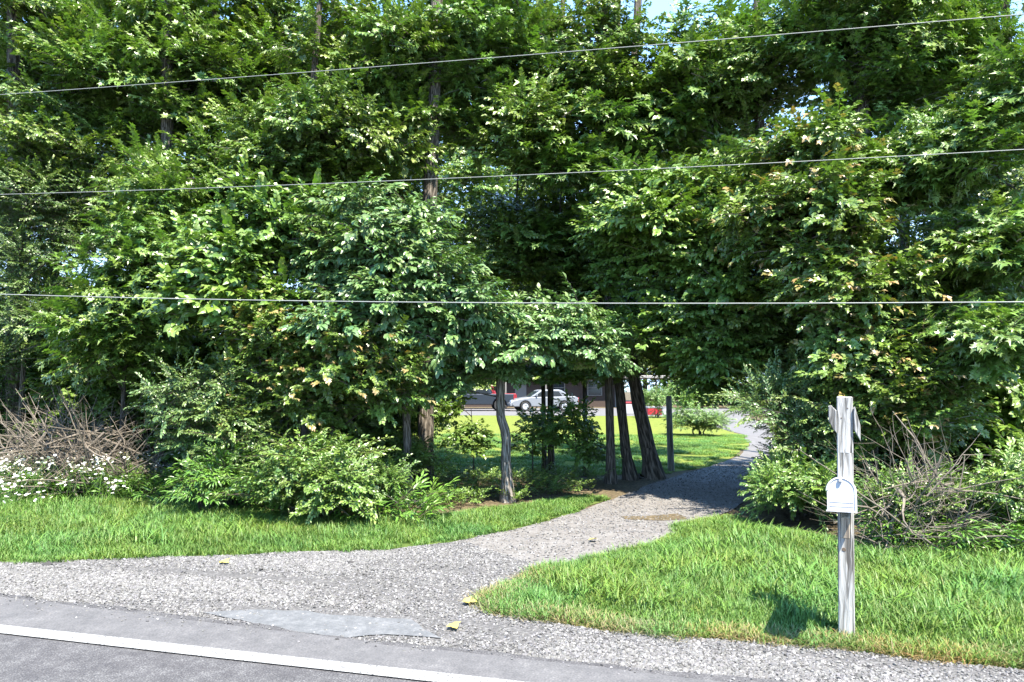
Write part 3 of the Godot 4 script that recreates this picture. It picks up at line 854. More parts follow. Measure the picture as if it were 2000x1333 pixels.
	tree("slim_tree", "thinnest trunk left of the pair in front of the silver car", "tree", "trees at the front of the woods", Vector3(0.58, 0.00, -13.20), [Vector3(0, 0, 0), Vector3(-0.02, 1.49, 0.00), Vector3(-0.03, 4.82, 0.00), Vector3(-0.11, 8.65, 0.00)], 0.045, 0.030, "maple", [[Vector3(0.00, 3.94, -12.50), Vector3(0.87, 0.87, 0.70), 28, 0.46], [Vector3(0.24, 5.51, -11.40), Vector3(0.87, 0.71, 0.80), 26, 0.48], [Vector3(0.09, 7.95, -12.60), Vector3(1.13, 0.61, 0.80), 15, 0.50], [Vector3(0.35, 2.45, -12.60), Vector3(0.96, 0.52, 0.80), 17, 0.42], [Vector3(0.09, 1.80, -12.60), Vector3(0.52, 0.19, 0.60), 12, 0.30], [Vector3(-0.59, 1.70, -12.20), Vector3(0.42, 0.12, 0.50), 10, 0.26]], 1016, "bark", 1)
	tree("slim_tree", "right trunk of the pair in front of the silver car", "tree", "trees at the front of the woods", Vector3(0.69, 0.00, -13.00), [Vector3(0, 0, 0), Vector3(-0.01, 1.49, 0.00), Vector3(0.08, 4.77, 0.00), Vector3(0.24, 8.54, 0.00)], 0.062, 0.045, "sweetgum", [[Vector3(0.83, 1.77, -12.60), Vector3(0.52, 0.17, 0.60), 15, 0.28], [Vector3(0.96, 4.02, -12.50), Vector3(0.87, 0.78, 0.70), 28, 0.46], [Vector3(0.97, 5.27, -11.40), Vector3(0.87, 0.63, 0.80), 21, 0.48], [Vector3(0.92, 6.59, -11.80), Vector3(0.98, 0.65, 0.80), 15, 0.50]], 1017, "bark", 1)
	tree("slim_tree", "slim dark trunk midway between the silver car and the leaning trunks", "tree", "trees at the front of the woods", Vector3(1.28, 0.00, -12.80), [Vector3(0, 0, 0), Vector3(-0.02, 1.49, 0.00), Vector3(0.05, 4.72, 0.00), Vector3(0.09, 8.91, 0.00)], 0.042, 0.030, "maple", [[Vector3(1.22, 3.06, -12.50), Vector3(0.95, 0.61, 0.70), 28, 0.43], [Vector3(1.52, 5.12, -12.00), Vector3(0.75, 0.75, 0.80), 15, 0.48]], 1018, "bark", 1)
	tree("tall_tree", "straight trunk left of the two leaning trunks beside the drive", "tree", "trees at the front of the woods", Vector3(1.57, 0.00, -11.80), [Vector3(0, 0, 0), Vector3(-0.02, 1.49, 0.00), Vector3(-0.03, 4.47, 0.00), Vector3(-0.05, 7.89, 0.00)], 0.075, 0.055, "maple", [[Vector3(1.97, 2.51, -12.30), Vector3(0.94, 0.60, 1.00), 22, 0.45], [Vector3(1.41, 1.78, -12.00), Vector3(0.42, 0.18, 0.50), 14, 0.28], [Vector3(1.43, 6.85, -11.80), Vector3(1.06, 0.98, 0.90), 31, 0.50]], 1019, "bark", 1)
	tree("tall_tree", "middle trunk that curves left above its foot beside the drive", "tree", "trees at the front of the woods", Vector3(1.96, 0.00, -12.30), [Vector3(0, 0, 0), Vector3(-0.08, 0.48, 0.00), Vector3(-0.14, 1.15, 0.00), Vector3(-0.20, 2.00, 0.00), Vector3(-0.23, 4.59, 0.00), Vector3(-0.15, 8.16, 0.00)], 0.095, 0.065, "broad", [[Vector3(2.33, 2.49, -12.00), Vector3(0.66, 0.54, 0.70), 19, 0.42], [Vector3(2.50, 6.06, -12.20), Vector3(1.01, 1.10, 1.10), 29, 0.55]], 1020, "bark", 1)
	tree("tall_tree", "thickest leaning trunk next to the round wooden post", "tree", "trees at the front of the woods", Vector3(2.38, 0.00, -12.50), [Vector3(0, 0, 0), Vector3(-0.12, 0.63, 0.00), Vector3(-0.24, 1.23, 0.00), Vector3(-0.34, 1.92, 0.00), Vector3(-0.45, 3.76, 0.00), Vector3(-0.24, 7.35, 0.00), Vector3(-0.13, 8.83, 0.00)], 0.150, 0.060, "sweetgum", [[Vector3(3.05, 2.03, -11.90), Vector3(0.82, 0.33, 0.70), 21, 0.36], [Vector3(3.47, 2.78, -11.60), Vector3(0.72, 0.64, 0.80), 21, 0.42], [Vector3(3.00, 6.42, -11.40), Vector3(0.95, 1.03, 0.90), 29, 0.50]], 1021, "bark", 1)
	tree("sapling", "thin sapling with dark leaves against the lawn, left of centre", "sapling", "shrubs along the woods", Vector3(-0.61, 0.00, -11.80), [Vector3(0, 0, 0), Vector3(0.00, 0.52, 0.00), Vector3(-0.04, 1.17, 0.00)], 0.014, 0.005, "broad", [[Vector3(-0.69, 0.80, -11.80), Vector3(0.37, 0.49, 0.35), 10, 0.22], [Vector3(-0.99, 1.25, -11.90), Vector3(0.29, 0.25, 0.30), 5, 0.22]], 1022, "bark", 1)
	tree("sapling", "thin sapling with dark leaves in front of the paired trunks", "sapling", "shrubs along the woods", Vector3(0.35, 0.00, -12.60), [Vector3(0, 0, 0), Vector3(-0.00, 0.45, 0.00), Vector3(-0.00, 1.06, 0.00)], 0.014, 0.005, "broad", [[Vector3(0.30, 0.76, -12.60), Vector3(0.48, 0.39, 0.40), 10, 0.22]], 1023, "bark", 1)
	tree("sapling", "leafy sapling with dark leaves right of the paired trunks", "sapling", "shrubs along the woods", Vector3(1.01, 0.00, -12.20), [Vector3(0, 0, 0), Vector3(0.04, 0.49, 0.00), Vector3(-0.00, 1.24, 0.00)], 0.014, 0.005, "broad", [[Vector3(1.01, 0.86, -12.20), Vector3(0.51, 0.42, 0.40), 14, 0.24], [Vector3(1.38, 0.49, -12.20), Vector3(0.34, 0.30, 0.35), 7, 0.22]], 1024, "bark", 1)
	tree("basswood_tree", "broad leaved tree whose bright crown hangs over the drive", "tree", "trees at the front of the woods", Vector3(4.48, 0.00, -11.90), [Vector3(0, 0, 0), Vector3(-0.06, 0.76, 0.00), Vector3(-0.36, 2.15, 0.00), Vector3(-1.15, 4.07, 0.00), Vector3(-1.38, 5.35, 0.00)], 0.080, 0.030, "broad", [[Vector3(1.86, 4.17, -10.60), Vector3(0.95, 0.66, 0.80), 35, 0.44], [Vector3(2.50, 3.56, -10.20), Vector3(0.99, 0.78, 0.80), 42, 0.42], [Vector3(1.81, 3.45, -10.80), Vector3(0.67, 0.67, 0.70), 15, 0.42], [Vector3(3.06, 2.91, -10.20), Vector3(0.71, 0.64, 0.70), 28, 0.42], [Vector3(2.24, 2.43, -10.40), Vector3(0.72, 0.40, 0.50), 22, 0.36], [Vector3(2.91, 1.98, -10.00), Vector3(0.55, 0.28, 0.50), 21, 0.34], [Vector3(2.71, 1.64, -10.60), Vector3(0.44, 0.16, 0.40), 10, 0.30]], 1025, "bark", 1)
	tree("maple_tree", "green maple over the right side of the drive", "tree", "trees at the front of the woods", Vector3(4.10, 0.00, -11.20), [Vector3(0, 0, 0), Vector3(-0.05, 1.18, 0.00), Vector3(-0.19, 3.52, 0.00), Vector3(-0.28, 6.74, 0.00), Vector3(-0.12, 10.08, 0.00)], 0.120, 0.060, "maple", [[Vector3(3.13, 4.32, -10.60), Vector3(0.95, 0.59, 0.80), 31, 0.45], [Vector3(3.62, 2.50, -10.40), Vector3(0.72, 0.65, 0.70), 24, 0.42], [Vector3(3.75, 6.09, -11.00), Vector3(0.91, 0.91, 1.00), 24, 0.50], [Vector3(4.57, 11.44, -12.60), Vector3(2.62, 2.36, 2.00), 11, 0.90]], 1026, "bark", 1)
	tree("red_maple", "red tipped maple directly behind the mailbox post", "tree", "trees at the front of the woods", Vector3(4.07, 0.00, -9.20), [Vector3(0, 0, 0), Vector3(0.01, 1.88, 0.00), Vector3(-0.08, 3.16, 0.00), Vector3(-0.19, 3.95, 0.00)], 0.055, 0.015, "red_maple", [[Vector3(3.62, 3.61, -8.90), Vector3(0.92, 0.55, 0.70), 56, 0.38], [Vector3(3.96, 2.69, -8.60), Vector3(0.77, 0.54, 0.60), 47, 0.36], [Vector3(3.89, 4.47, -9.20), Vector3(0.76, 0.45, 0.60), 26, 0.38], [Vector3(4.19, 1.84, -8.40), Vector3(0.58, 0.52, 0.50), 35, 0.34]], 1027, "bark", 1)
	tree("sweetgum_tree", "big sweetgum with star leaves in the upper right corner", "tree", "trees at the front of the woods", Vector3(4.72, 0.00, -9.90), [Vector3(0, 0, 0), Vector3(0.03, 2.59, 0.00), Vector3(0.08, 5.41, 0.00), Vector3(0.25, 9.84, 0.00)], 0.150, 0.100, "sweetgum", [[Vector3(5.54, 5.96, -10.00), Vector3(1.25, 0.97, 0.90), 66, 0.46], [Vector3(4.48, 6.59, -9.80), Vector3(0.88, 0.75, 0.90), 21, 0.46], [Vector3(5.24, 4.30, -9.30), Vector3(0.71, 0.58, 0.80), 33, 0.42], [Vector3(5.32, 2.77, -9.20), Vector3(0.57, 0.57, 0.60), 21, 0.40]], 1028, "bark", 1)
	tree("sweetgum_tree", "sweetgum with bright hanging boughs at the right edge of the view", "tree", "trees at the front of the woods", Vector3(6.30, 0.00, -8.60), [Vector3(0, 0, 0), Vector3(-0.02, 2.45, 0.00), Vector3(0.04, 4.90, 0.00), Vector3(0.18, 8.09, 0.00)], 0.100, 0.060, "sweetgum", [[Vector3(5.40, 4.25, -8.50), Vector3(0.65, 0.47, 0.60), 24, 0.38], [Vector3(5.39, 3.14, -8.10), Vector3(0.59, 0.39, 0.50), 26, 0.36], [Vector3(5.05, 2.10, -7.90), Vector3(0.60, 0.33, 0.50), 26, 0.34], [Vector3(5.91, 4.98, -8.50), Vector3(0.53, 0.53, 0.60), 15, 0.40], [Vector3(7.95, 8.54, -10.20), Vector3(1.77, 1.55, 1.60), 8, 0.80]], 1029, "bark", 1)
	tree("wild_plum", "red tipped bush right of the mailbox post top", "shrub", "shrubs along the woods", Vector3(4.64, 0.00, -8.50), [Vector3(0, 0, 0), Vector3(-0.02, 0.79, 0.00), Vector3(-0.06, 1.49, 0.00)], 0.030, 0.010, "red_maple", [[Vector3(4.41, 1.32, -8.30), Vector3(0.60, 0.40, 0.50), 31, 0.33], [Vector3(4.94, 1.73, -8.40), Vector3(0.52, 0.35, 0.50), 15, 0.33], [Vector3(4.22, 1.03, -8.40), Vector3(0.35, 0.23, 0.40), 8, 0.30]], 1030, "bark", 3)
	tree("privet_shrub", "feathery shrub between the drive and the mailbox post", "shrub", "shrubs along the woods", Vector3(3.48, 0.00, -9.00), [Vector3(0, 0, 0), Vector3(-0.02, 0.75, 0.00), Vector3(-0.04, 1.31, 0.00)], 0.030, 0.012, "small", [[Vector3(3.43, 1.31, -8.80), Vector3(0.67, 0.29, 0.60), 35, 0.33], [Vector3(3.61, 0.96, -8.60), Vector3(0.42, 0.30, 0.50), 19, 0.30], [Vector3(3.49, 0.88, -8.90), Vector3(0.22, 0.31, 0.40), 8, 0.28]], 1031, "bark", 4)
	tree("wild_shrub", "low bush with yellow green leaves at the right edge of the drive", "shrub", "shrubs along the woods", Vector3(3.17, 0.00, -8.50), [Vector3(0, 0, 0), Vector3(-0.00, 0.16, 0.00)], 0.020, 0.008, "shrub", [[Vector3(3.19, 0.37, -8.40), Vector3(0.32, 0.26, 0.40), 17, 0.27], [Vector3(3.21, 0.25, -8.10), Vector3(0.25, 0.18, 0.30), 12, 0.25], [Vector3(2.76, 0.12, -8.00), Vector3(0.19, 0.10, 0.25), 7, 0.20]], 1032, "bark", 4)
	tree("wild_shrub", "pale leafy bush at the lower right edge of the view", "shrub", "shrubs along the woods", Vector3(4.71, 0.00, -7.10), [Vector3(0, 0, 0), Vector3(-0.05, 0.28, 0.00)], 0.018, 0.008, "shrub", [[Vector3(4.60, 0.44, -7.00), Vector3(0.27, 0.34, 0.30), 21, 0.24], [Vector3(5.13, 0.61, -7.20), Vector3(0.30, 0.40, 0.40), 15, 0.26]], 1033, "bark", 4)
	tree("wild_shrub", "low green bush at the foot of the right twig tangle", "shrub", "shrubs along the woods", Vector3(3.99, 0.00, -7.30), [Vector3(0, 0, 0), Vector3(-0.05, 0.00, 0.00)], 0.012, 0.006, "shrub", [[Vector3(3.78, 0.09, -7.10), Vector3(0.42, 0.17, 0.25), 28, 0.20], [Vector3(4.37, 0.47, -7.50), Vector3(0.26, 0.21, 0.25), 8, 0.20]], 1034, "bark", 5)
	tree("understory_shrub", "shaded understory shrub at the far left edge of the view", "shrub", "understory shrubs inside the woods", Vector3(-8.62, 0.00, -12.00), [Vector3(0, 0, 0), Vector3(0.02, 1.00, 0.00), Vector3(-0.02, 1.99, 0.00)], 0.030, 0.010, "small", [[Vector3(-8.61, 1.16, -12.00), Vector3(0.66, 0.58, 0.60), 15, 0.40], [Vector3(-8.48, 1.99, -12.00), Vector3(0.66, 0.58, 0.60), 14, 0.40], [Vector3(-8.58, 0.59, -12.00), Vector3(0.58, 0.33, 0.60), 8, 0.36]], 1035, "bark", 3)
	tree("understory_shrub", "shaded understory shrub behind the left end of the brush pile", "shrub", "understory shrubs inside the woods", Vector3(-8.45, 0.00, -13.00), [Vector3(0, 0, 0), Vector3(0.02, 0.95, 0.00), Vector3(-0.02, 2.03, 0.00)], 0.030, 0.010, "broad", [[Vector3(-8.43, 1.13, -13.00), Vector3(0.72, 0.63, 0.60), 15, 0.40], [Vector3(-8.29, 2.03, -13.00), Vector3(0.72, 0.63, 0.60), 14, 0.40], [Vector3(-8.40, 0.51, -13.00), Vector3(0.63, 0.36, 0.60), 8, 0.36]], 1036, "bark", 3)
	tree("understory_shrub", "shaded understory shrub behind the right end of the brush pile", "shrub", "understory shrubs inside the woods", Vector3(-6.72, 0.00, -12.00), [Vector3(0, 0, 0), Vector3(0.02, 1.00, 0.00), Vector3(-0.02, 1.99, 0.00)], 0.030, 0.010, "maple", [[Vector3(-6.71, 1.16, -12.00), Vector3(0.66, 0.58, 0.60), 15, 0.40], [Vector3(-6.57, 1.99, -12.00), Vector3(0.66, 0.58, 0.60), 14, 0.40], [Vector3(-6.68, 0.59, -12.00), Vector3(0.58, 0.33, 0.60), 8, 0.36]], 1037, "bark", 3)
	tree("understory_shrub", "shaded understory shrub left of the feathery light green shrub", "shrub", "understory shrubs inside the woods", Vector3(-6.38, 0.00, -13.00), [Vector3(0, 0, 0), Vector3(0.02, 0.95, 0.00), Vector3(-0.02, 2.03, 0.00)], 0.030, 0.010, "small", [[Vector3(-6.37, 1.13, -13.00), Vector3(0.72, 0.63, 0.60), 15, 0.40], [Vector3(-6.22, 2.03, -13.00), Vector3(0.72, 0.63, 0.60), 14, 0.40], [Vector3(-6.35, 0.51, -13.00), Vector3(0.63, 0.36, 0.60), 8, 0.36]], 1038, "bark", 3)
	tree("understory_shrub", "shaded understory shrub directly behind the feathery light green shrub", "shrub", "understory shrubs inside the woods", Vector3(-5.22, 0.00, -12.00), [Vector3(0, 0, 0), Vector3(0.01, 1.00, 0.00), Vector3(-0.01, 1.99, 0.00)], 0.030, 0.010, "broad", [[Vector3(-5.22, 1.16, -12.00), Vector3(0.66, 0.58, 0.60), 15, 0.40], [Vector3(-5.07, 1.99, -12.00), Vector3(0.66, 0.58, 0.60), 14, 0.40], [Vector3(-5.20, 0.59, -12.00), Vector3(0.58, 0.33, 0.60), 8, 0.36]], 1039, "bark", 3)
	tree("understory_shrub", "shaded understory shrub between the feathery shrub and the low orange leaved maple", "shrub", "understory shrubs inside the woods", Vector3(-4.67, 0.00, -13.00), [Vector3(0, 0, 0), Vector3(0.01, 0.95, 0.00), Vector3(-0.01, 2.03, 0.00)], 0.030, 0.010, "maple", [[Vector3(-4.66, 1.13, -13.00), Vector3(0.72, 0.63, 0.60), 15, 0.40], [Vector3(-4.50, 2.03, -13.00), Vector3(0.72, 0.63, 0.60), 14, 0.40], [Vector3(-4.65, 0.51, -13.00), Vector3(0.63, 0.36, 0.60), 8, 0.36]], 1040, "bark", 3)
	tree("understory_shrub", "shaded understory shrub behind the low orange leaved maple", "shrub", "understory shrubs inside the woods", Vector3(-3.48, 0.00, -12.00), [Vector3(0, 0, 0), Vector3(0.01, 1.00, 0.00), Vector3(-0.01, 1.99, 0.00)], 0.030, 0.010, "small", [[Vector3(-3.48, 1.16, -12.00), Vector3(0.66, 0.58, 0.60), 15, 0.40], [Vector3(-3.33, 1.99, -12.00), Vector3(0.66, 0.58, 0.60), 14, 0.40], [Vector3(-3.47, 0.59, -12.00), Vector3(0.58, 0.33, 0.60), 8, 0.36]], 1041, "bark", 3)
	tree("understory_shrub", "shaded understory shrub above the big round bush", "shrub", "understory shrubs inside the woods", Vector3(-2.79, 0.00, -13.00), [Vector3(0, 0, 0), Vector3(0.01, 0.95, 0.00), Vector3(-0.01, 2.03, 0.00)], 0.030, 0.010, "broad", [[Vector3(-2.78, 1.13, -13.00), Vector3(0.72, 0.63, 0.60), 15, 0.40], [Vector3(-2.61, 2.03, -13.00), Vector3(0.72, 0.63, 0.60), 14, 0.40], [Vector3(-2.77, 0.51, -13.00), Vector3(0.63, 0.36, 0.60), 8, 0.36]], 1042, "bark", 3)
	tree("understory_shrub", "shaded understory shrub beside the thick dark trunk left of the lawn", "shrub", "understory shrubs inside the woods", Vector3(-1.91, 0.00, -12.00), [Vector3(0, 0, 0), Vector3(0.01, 1.00, 0.00), Vector3(-0.00, 1.99, 0.00)], 0.030, 0.010, "maple", [[Vector3(-1.90, 1.16, -12.00), Vector3(0.66, 0.58, 0.60), 15, 0.40], [Vector3(-1.75, 1.99, -12.00), Vector3(0.66, 0.58, 0.60), 14, 0.40], [Vector3(-1.90, 0.59, -12.00), Vector3(0.58, 0.33, 0.60), 8, 0.36]], 1043, "bark", 3)
	tree("understory_shrub", "shaded understory shrub just left of the mailbox post", "shrub", "understory shrubs inside the woods", Vector3(4.23, 0.00, -10.20), [Vector3(0, 0, 0), Vector3(-0.02, 0.86, 0.00), Vector3(0.01, 1.77, 0.00)], 0.030, 0.010, "small", [[Vector3(4.22, 1.00, -10.20), Vector3(0.57, 0.57, 0.60), 15, 0.40], [Vector3(4.31, 1.77, -10.20), Vector3(0.57, 0.49, 0.60), 14, 0.40], [Vector3(4.20, 0.31, -10.20), Vector3(0.49, 0.35, 0.60), 10, 0.36]], 1044, "bark", 3)
	tree("understory_shrub", "shaded understory shrub behind the mailbox post", "shrub", "understory shrubs inside the woods", Vector3(5.31, 0.00, -11.30), [Vector3(0, 0, 0), Vector3(-0.02, 0.79, 0.00), Vector3(0.01, 1.80, 0.00)], 0.030, 0.010, "broad", [[Vector3(5.29, 0.95, -11.30), Vector3(0.63, 0.63, 0.60), 15, 0.40], [Vector3(5.40, 1.80, -11.30), Vector3(0.63, 0.55, 0.60), 14, 0.40], [Vector3(5.27, 0.18, -11.30), Vector3(0.55, 0.39, 0.60), 10, 0.36]], 1045, "bark", 3)
	tree("understory_shrub", "shaded understory shrub behind the right twig tangle", "shrub", "understory shrubs inside the woods", Vector3(5.43, 0.00, -10.20), [Vector3(0, 0, 0), Vector3(-0.02, 0.86, 0.00), Vector3(0.01, 1.77, 0.00)], 0.030, 0.010, "maple", [[Vector3(5.41, 1.00, -10.20), Vector3(0.57, 0.57, 0.60), 15, 0.40], [Vector3(5.51, 1.77, -10.20), Vector3(0.57, 0.49, 0.60), 14, 0.40], [Vector3(5.39, 0.31, -10.20), Vector3(0.49, 0.35, 0.60), 10, 0.36]], 1046, "bark", 3)
	tree("understory_shrub", "shaded understory shrub right of the twig tangle", "shrub", "understory shrubs inside the woods", Vector3(6.72, 0.00, -11.30), [Vector3(0, 0, 0), Vector3(-0.03, 0.79, 0.00), Vector3(0.01, 1.80, 0.00)], 0.030, 0.010, "small", [[Vector3(6.70, 0.95, -11.30), Vector3(0.63, 0.63, 0.60), 15, 0.40], [Vector3(6.81, 1.80, -11.30), Vector3(0.63, 0.55, 0.60), 14, 0.40], [Vector3(6.67, 0.18, -11.30), Vector3(0.55, 0.39, 0.60), 10, 0.36]], 1047, "bark", 3)
	tree("understory_shrub", "shaded understory shrub behind the pale bush at lower right", "shrub", "understory shrubs inside the woods", Vector3(6.63, 0.00, -10.20), [Vector3(0, 0, 0), Vector3(-0.03, 0.86, 0.00), Vector3(0.01, 1.77, 0.00)], 0.030, 0.010, "broad", [[Vector3(6.61, 1.00, -10.20), Vector3(0.57, 0.57, 0.60), 15, 0.40], [Vector3(6.71, 1.77, -10.20), Vector3(0.57, 0.49, 0.60), 14, 0.40], [Vector3(6.58, 0.31, -10.20), Vector3(0.49, 0.35, 0.60), 10, 0.36]], 1048, "bark", 3)
	tree("understory_shrub", "shaded understory shrub at the far right edge of the view", "shrub", "understory shrubs inside the woods", Vector3(8.04, 0.00, -11.30), [Vector3(0, 0, 0), Vector3(-0.03, 0.79, 0.00), Vector3(0.01, 1.80, 0.00)], 0.030, 0.010, "maple", [[Vector3(8.02, 0.95, -11.30), Vector3(0.63, 0.63, 0.60), 15, 0.40], [Vector3(8.14, 1.80, -11.30), Vector3(0.63, 0.55, 0.60), 14, 0.40], [Vector3(7.98, 0.18, -11.30), Vector3(0.55, 0.39, 0.60), 10, 0.36]], 1049, "bark", 3)
	tree("understory_shrub", "shaded understory shrub beyond the right edge of the view", "shrub", "understory shrubs inside the woods", Vector3(7.90, 0.00, -10.20), [Vector3(0, 0, 0), Vector3(-0.03, 0.86, 0.00), Vector3(0.01, 1.77, 0.00)], 0.030, 0.010, "small", [[Vector3(7.87, 1.00, -10.20), Vector3(0.57, 0.57, 0.60), 15, 0.40], [Vector3(7.98, 1.77, -10.20), Vector3(0.57, 0.49, 0.60), 14, 0.40], [Vector3(7.84, 0.31, -10.20), Vector3(0.49, 0.35, 0.60), 10, 0.36]], 1050, "bark", 3)
	tree("yard_shrub", "yellow green shrub at the lawn corner right of the wooden post", "shrub", "shrubs along the woods", Vector3(5.93, 0.00, -23.50), [Vector3(0, 0, 0), Vector3(-0.02, 0.51, 0.00)], 0.030, 0.010, "shrub", [[Vector3(5.59, 0.48, -23.50), Vector3(0.73, 0.39, 0.70), 24, 0.35], [Vector3(6.26, 0.38, -23.00), Vector3(0.48, 0.29, 0.60), 14, 0.30]], 1051, "bark", 4)
	tree("yard_shrub", "yellow green shrub on the gravel behind the thick leaning trunk", "shrub", "shrubs along the woods", Vector3(7.48, 0.00, -38.00), [Vector3(0, 0, 0), Vector3(-0.01, 0.95, 0.00)], 0.030, 0.010, "shrub", [[Vector3(7.35, 0.95, -38.00), Vector3(0.79, 0.53, 0.80), 24, 0.45]], 1052, "bark", 4)
	tree("hedge_shrub", "dark green hedge shrub right of the carport, nearest to it", "shrub", "shrubs in a row right of the carport", Vector3(12.97, 0.00, -56.00), [Vector3(0, 0, 0), Vector3(-0.01, 0.50, 0.00), Vector3(-0.00, 1.27, 0.00)], 0.050, 0.020, "broad", [[Vector3(12.96, 1.00, -56.00), Vector3(1.55, 1.16, 1.20), 28, 0.85]], 1053, "bark", 3)
	tree("hedge_shrub", "dark green hedge shrub right of the carport, second from it", "shrub", "shrubs in a row right of the carport", Vector3(15.09, 0.00, -56.00), [Vector3(0, 0, 0), Vector3(-0.02, 0.50, 0.00), Vector3(-0.00, 1.27, 0.00)], 0.050, 0.020, "maple", [[Vector3(15.09, 1.00, -56.00), Vector3(1.55, 1.16, 1.20), 28, 0.85]], 1054, "bark", 3)
	tree("hedge_shrub", "dark green hedge shrub right of the carport, third from it", "shrub", "shrubs in a row right of the carport", Vector3(17.22, 0.00, -56.00), [Vector3(0, 0, 0), Vector3(-0.02, 0.50, 0.00), Vector3(-0.00, 1.27, 0.00)], 0.050, 0.020, "broad", [[Vector3(17.21, 1.00, -56.00), Vector3(1.55, 1.16, 1.20), 28, 0.85]], 1055, "bark", 3)
	tree("hedge_shrub", "dark green hedge shrub right of the carport, fourth from it", "shrub", "shrubs in a row right of the carport", Vector3(19.35, 0.00, -56.00), [Vector3(0, 0, 0), Vector3(-0.02, 0.50, 0.00), Vector3(-0.01, 1.27, 0.00)], 0.050, 0.020, "maple", [[Vector3(19.34, 1.00, -56.00), Vector3(1.55, 1.16, 1.20), 28, 0.85]], 1056, "bark", 3)
	tree("hedge_shrub", "dark green hedge shrub right of the carport, farthest from it", "shrub", "shrubs in a row right of the carport", Vector3(21.67, 0.00, -56.00), [Vector3(0, 0, 0), Vector3(-0.02, 0.50, 0.00), Vector3(-0.01, 1.27, 0.00)], 0.050, 0.020, "broad", [[Vector3(21.66, 1.00, -56.00), Vector3(1.55, 1.16, 1.20), 28, 0.85]], 1057, "bark", 3)
	tree("woods_tree", "tall shaded tree deep in the woods at the far left edge", "tree", "trees deep in the woods left of the drive", Vector3(-10.48, 0.00, -14.30), [Vector3(0, 0, 0), Vector3(-0.22, 5.10, 0.00), Vector3(-0.06, 9.25, 0.00), Vector3(-0.57, 13.55, 0.00)], 0.110, 0.060, "maple", [[Vector3(-10.53, 2.68, -14.30), Vector3(1.29, 1.28, 1.30), 31, 0.50], [Vector3(-10.85, 5.00, -14.30), Vector3(1.49, 1.39, 1.40), 33, 0.52], [Vector3(-10.76, 7.46, -14.30), Vector3(1.58, 1.49, 1.50), 28, 0.55], [Vector3(-10.47, 1.39, -14.30), Vector3(1.09, 0.89, 1.10), 19, 0.50]], 1058, "bark", 1)
	tree("woods_tree", "tall shaded tree deep in the woods behind the holly like tree", "tree", "trees deep in the woods left of the drive", Vector3(-9.47, 0.00, -15.40), [Vector3(0, 0, 0), Vector3(-0.19, 5.37, 0.00), Vector3(-0.21, 9.84, 0.00), Vector3(-0.51, 14.47, 0.00)], 0.110, 0.060, "broad", [[Vector3(-9.52, 2.77, -15.40), Vector3(1.39, 1.29, 1.30), 31, 0.50], [Vector3(-9.99, 5.26, -15.40), Vector3(1.60, 1.49, 1.40), 33, 0.52], [Vector3(-9.73, 7.92, -15.40), Vector3(1.71, 1.60, 1.50), 28, 0.55], [Vector3(-9.47, 1.38, -15.40), Vector3(1.17, 0.96, 1.10), 19, 0.50]], 1059, "bark", 1)
	tree("woods_tree", "tall shaded tree deep in the woods behind the bright young sweetgum", "tree", "trees deep in the woods left of the drive", Vector3(-8.78, 0.00, -16.50), [Vector3(0, 0, 0), Vector3(-0.29, 5.65, 0.00), Vector3(-0.05, 10.44, 0.00), Vector3(-0.47, 15.40, 0.00)], 0.110, 0.060, "sweetgum", [[Vector3(-8.83, 2.86, -16.50), Vector3(1.49, 1.31, 1.30), 31, 0.50], [Vector3(-8.59, 5.53, -16.50), Vector3(1.71, 1.60, 1.40), 33, 0.52], [Vector3(-9.02, 8.38, -16.50), Vector3(1.83, 1.71, 1.50), 28, 0.55], [Vector3(-8.78, 1.37, -16.50), Vector3(1.26, 1.03, 1.10), 19, 0.50]], 1060, "bark", 1)
	tree("woods_tree", "tall shaded tree deep in the woods right of the straight left sweetgum", "tree", "trees deep in the woods left of the drive", Vector3(-5.93, 0.00, -14.30), [Vector3(0, 0, 0), Vector3(-0.22, 5.10, 0.00), Vector3(-0.28, 9.25, 0.00), Vector3(-0.32, 13.55, 0.00)], 0.110, 0.060, "maple", [[Vector3(-5.96, 2.68, -14.30), Vector3(1.29, 1.28, 1.30), 31, 0.50], [Vector3(-5.68, 5.00, -14.30), Vector3(1.49, 1.39, 1.40), 33, 0.52], [Vector3(-6.09, 7.46, -14.30), Vector3(1.58, 1.49, 1.50), 28, 0.55], [Vector3(-5.93, 1.39, -14.30), Vector3(1.09, 0.89, 1.10), 19, 0.50]], 1061, "bark", 1)
	tree("woods_tree", "tall shaded tree deep in the woods behind the bulging maple", "tree", "trees deep in the woods left of the drive", Vector3(-4.90, 0.00, -15.40), [Vector3(0, 0, 0), Vector3(-0.23, 5.37, 0.00), Vector3(0.14, 9.84, 0.00), Vector3(-0.26, 14.47, 0.00)], 0.110, 0.060, "broad", [[Vector3(-4.92, 2.77, -15.40), Vector3(1.39, 1.29, 1.30), 31, 0.50], [Vector3(-4.71, 5.26, -15.40), Vector3(1.60, 1.49, 1.40), 33, 0.52], [Vector3(-5.03, 7.92, -15.40), Vector3(1.71, 1.60, 1.50), 28, 0.55], [Vector3(-4.89, 1.38, -15.40), Vector3(1.17, 0.96, 1.10), 19, 0.50]], 1062, "bark", 1)
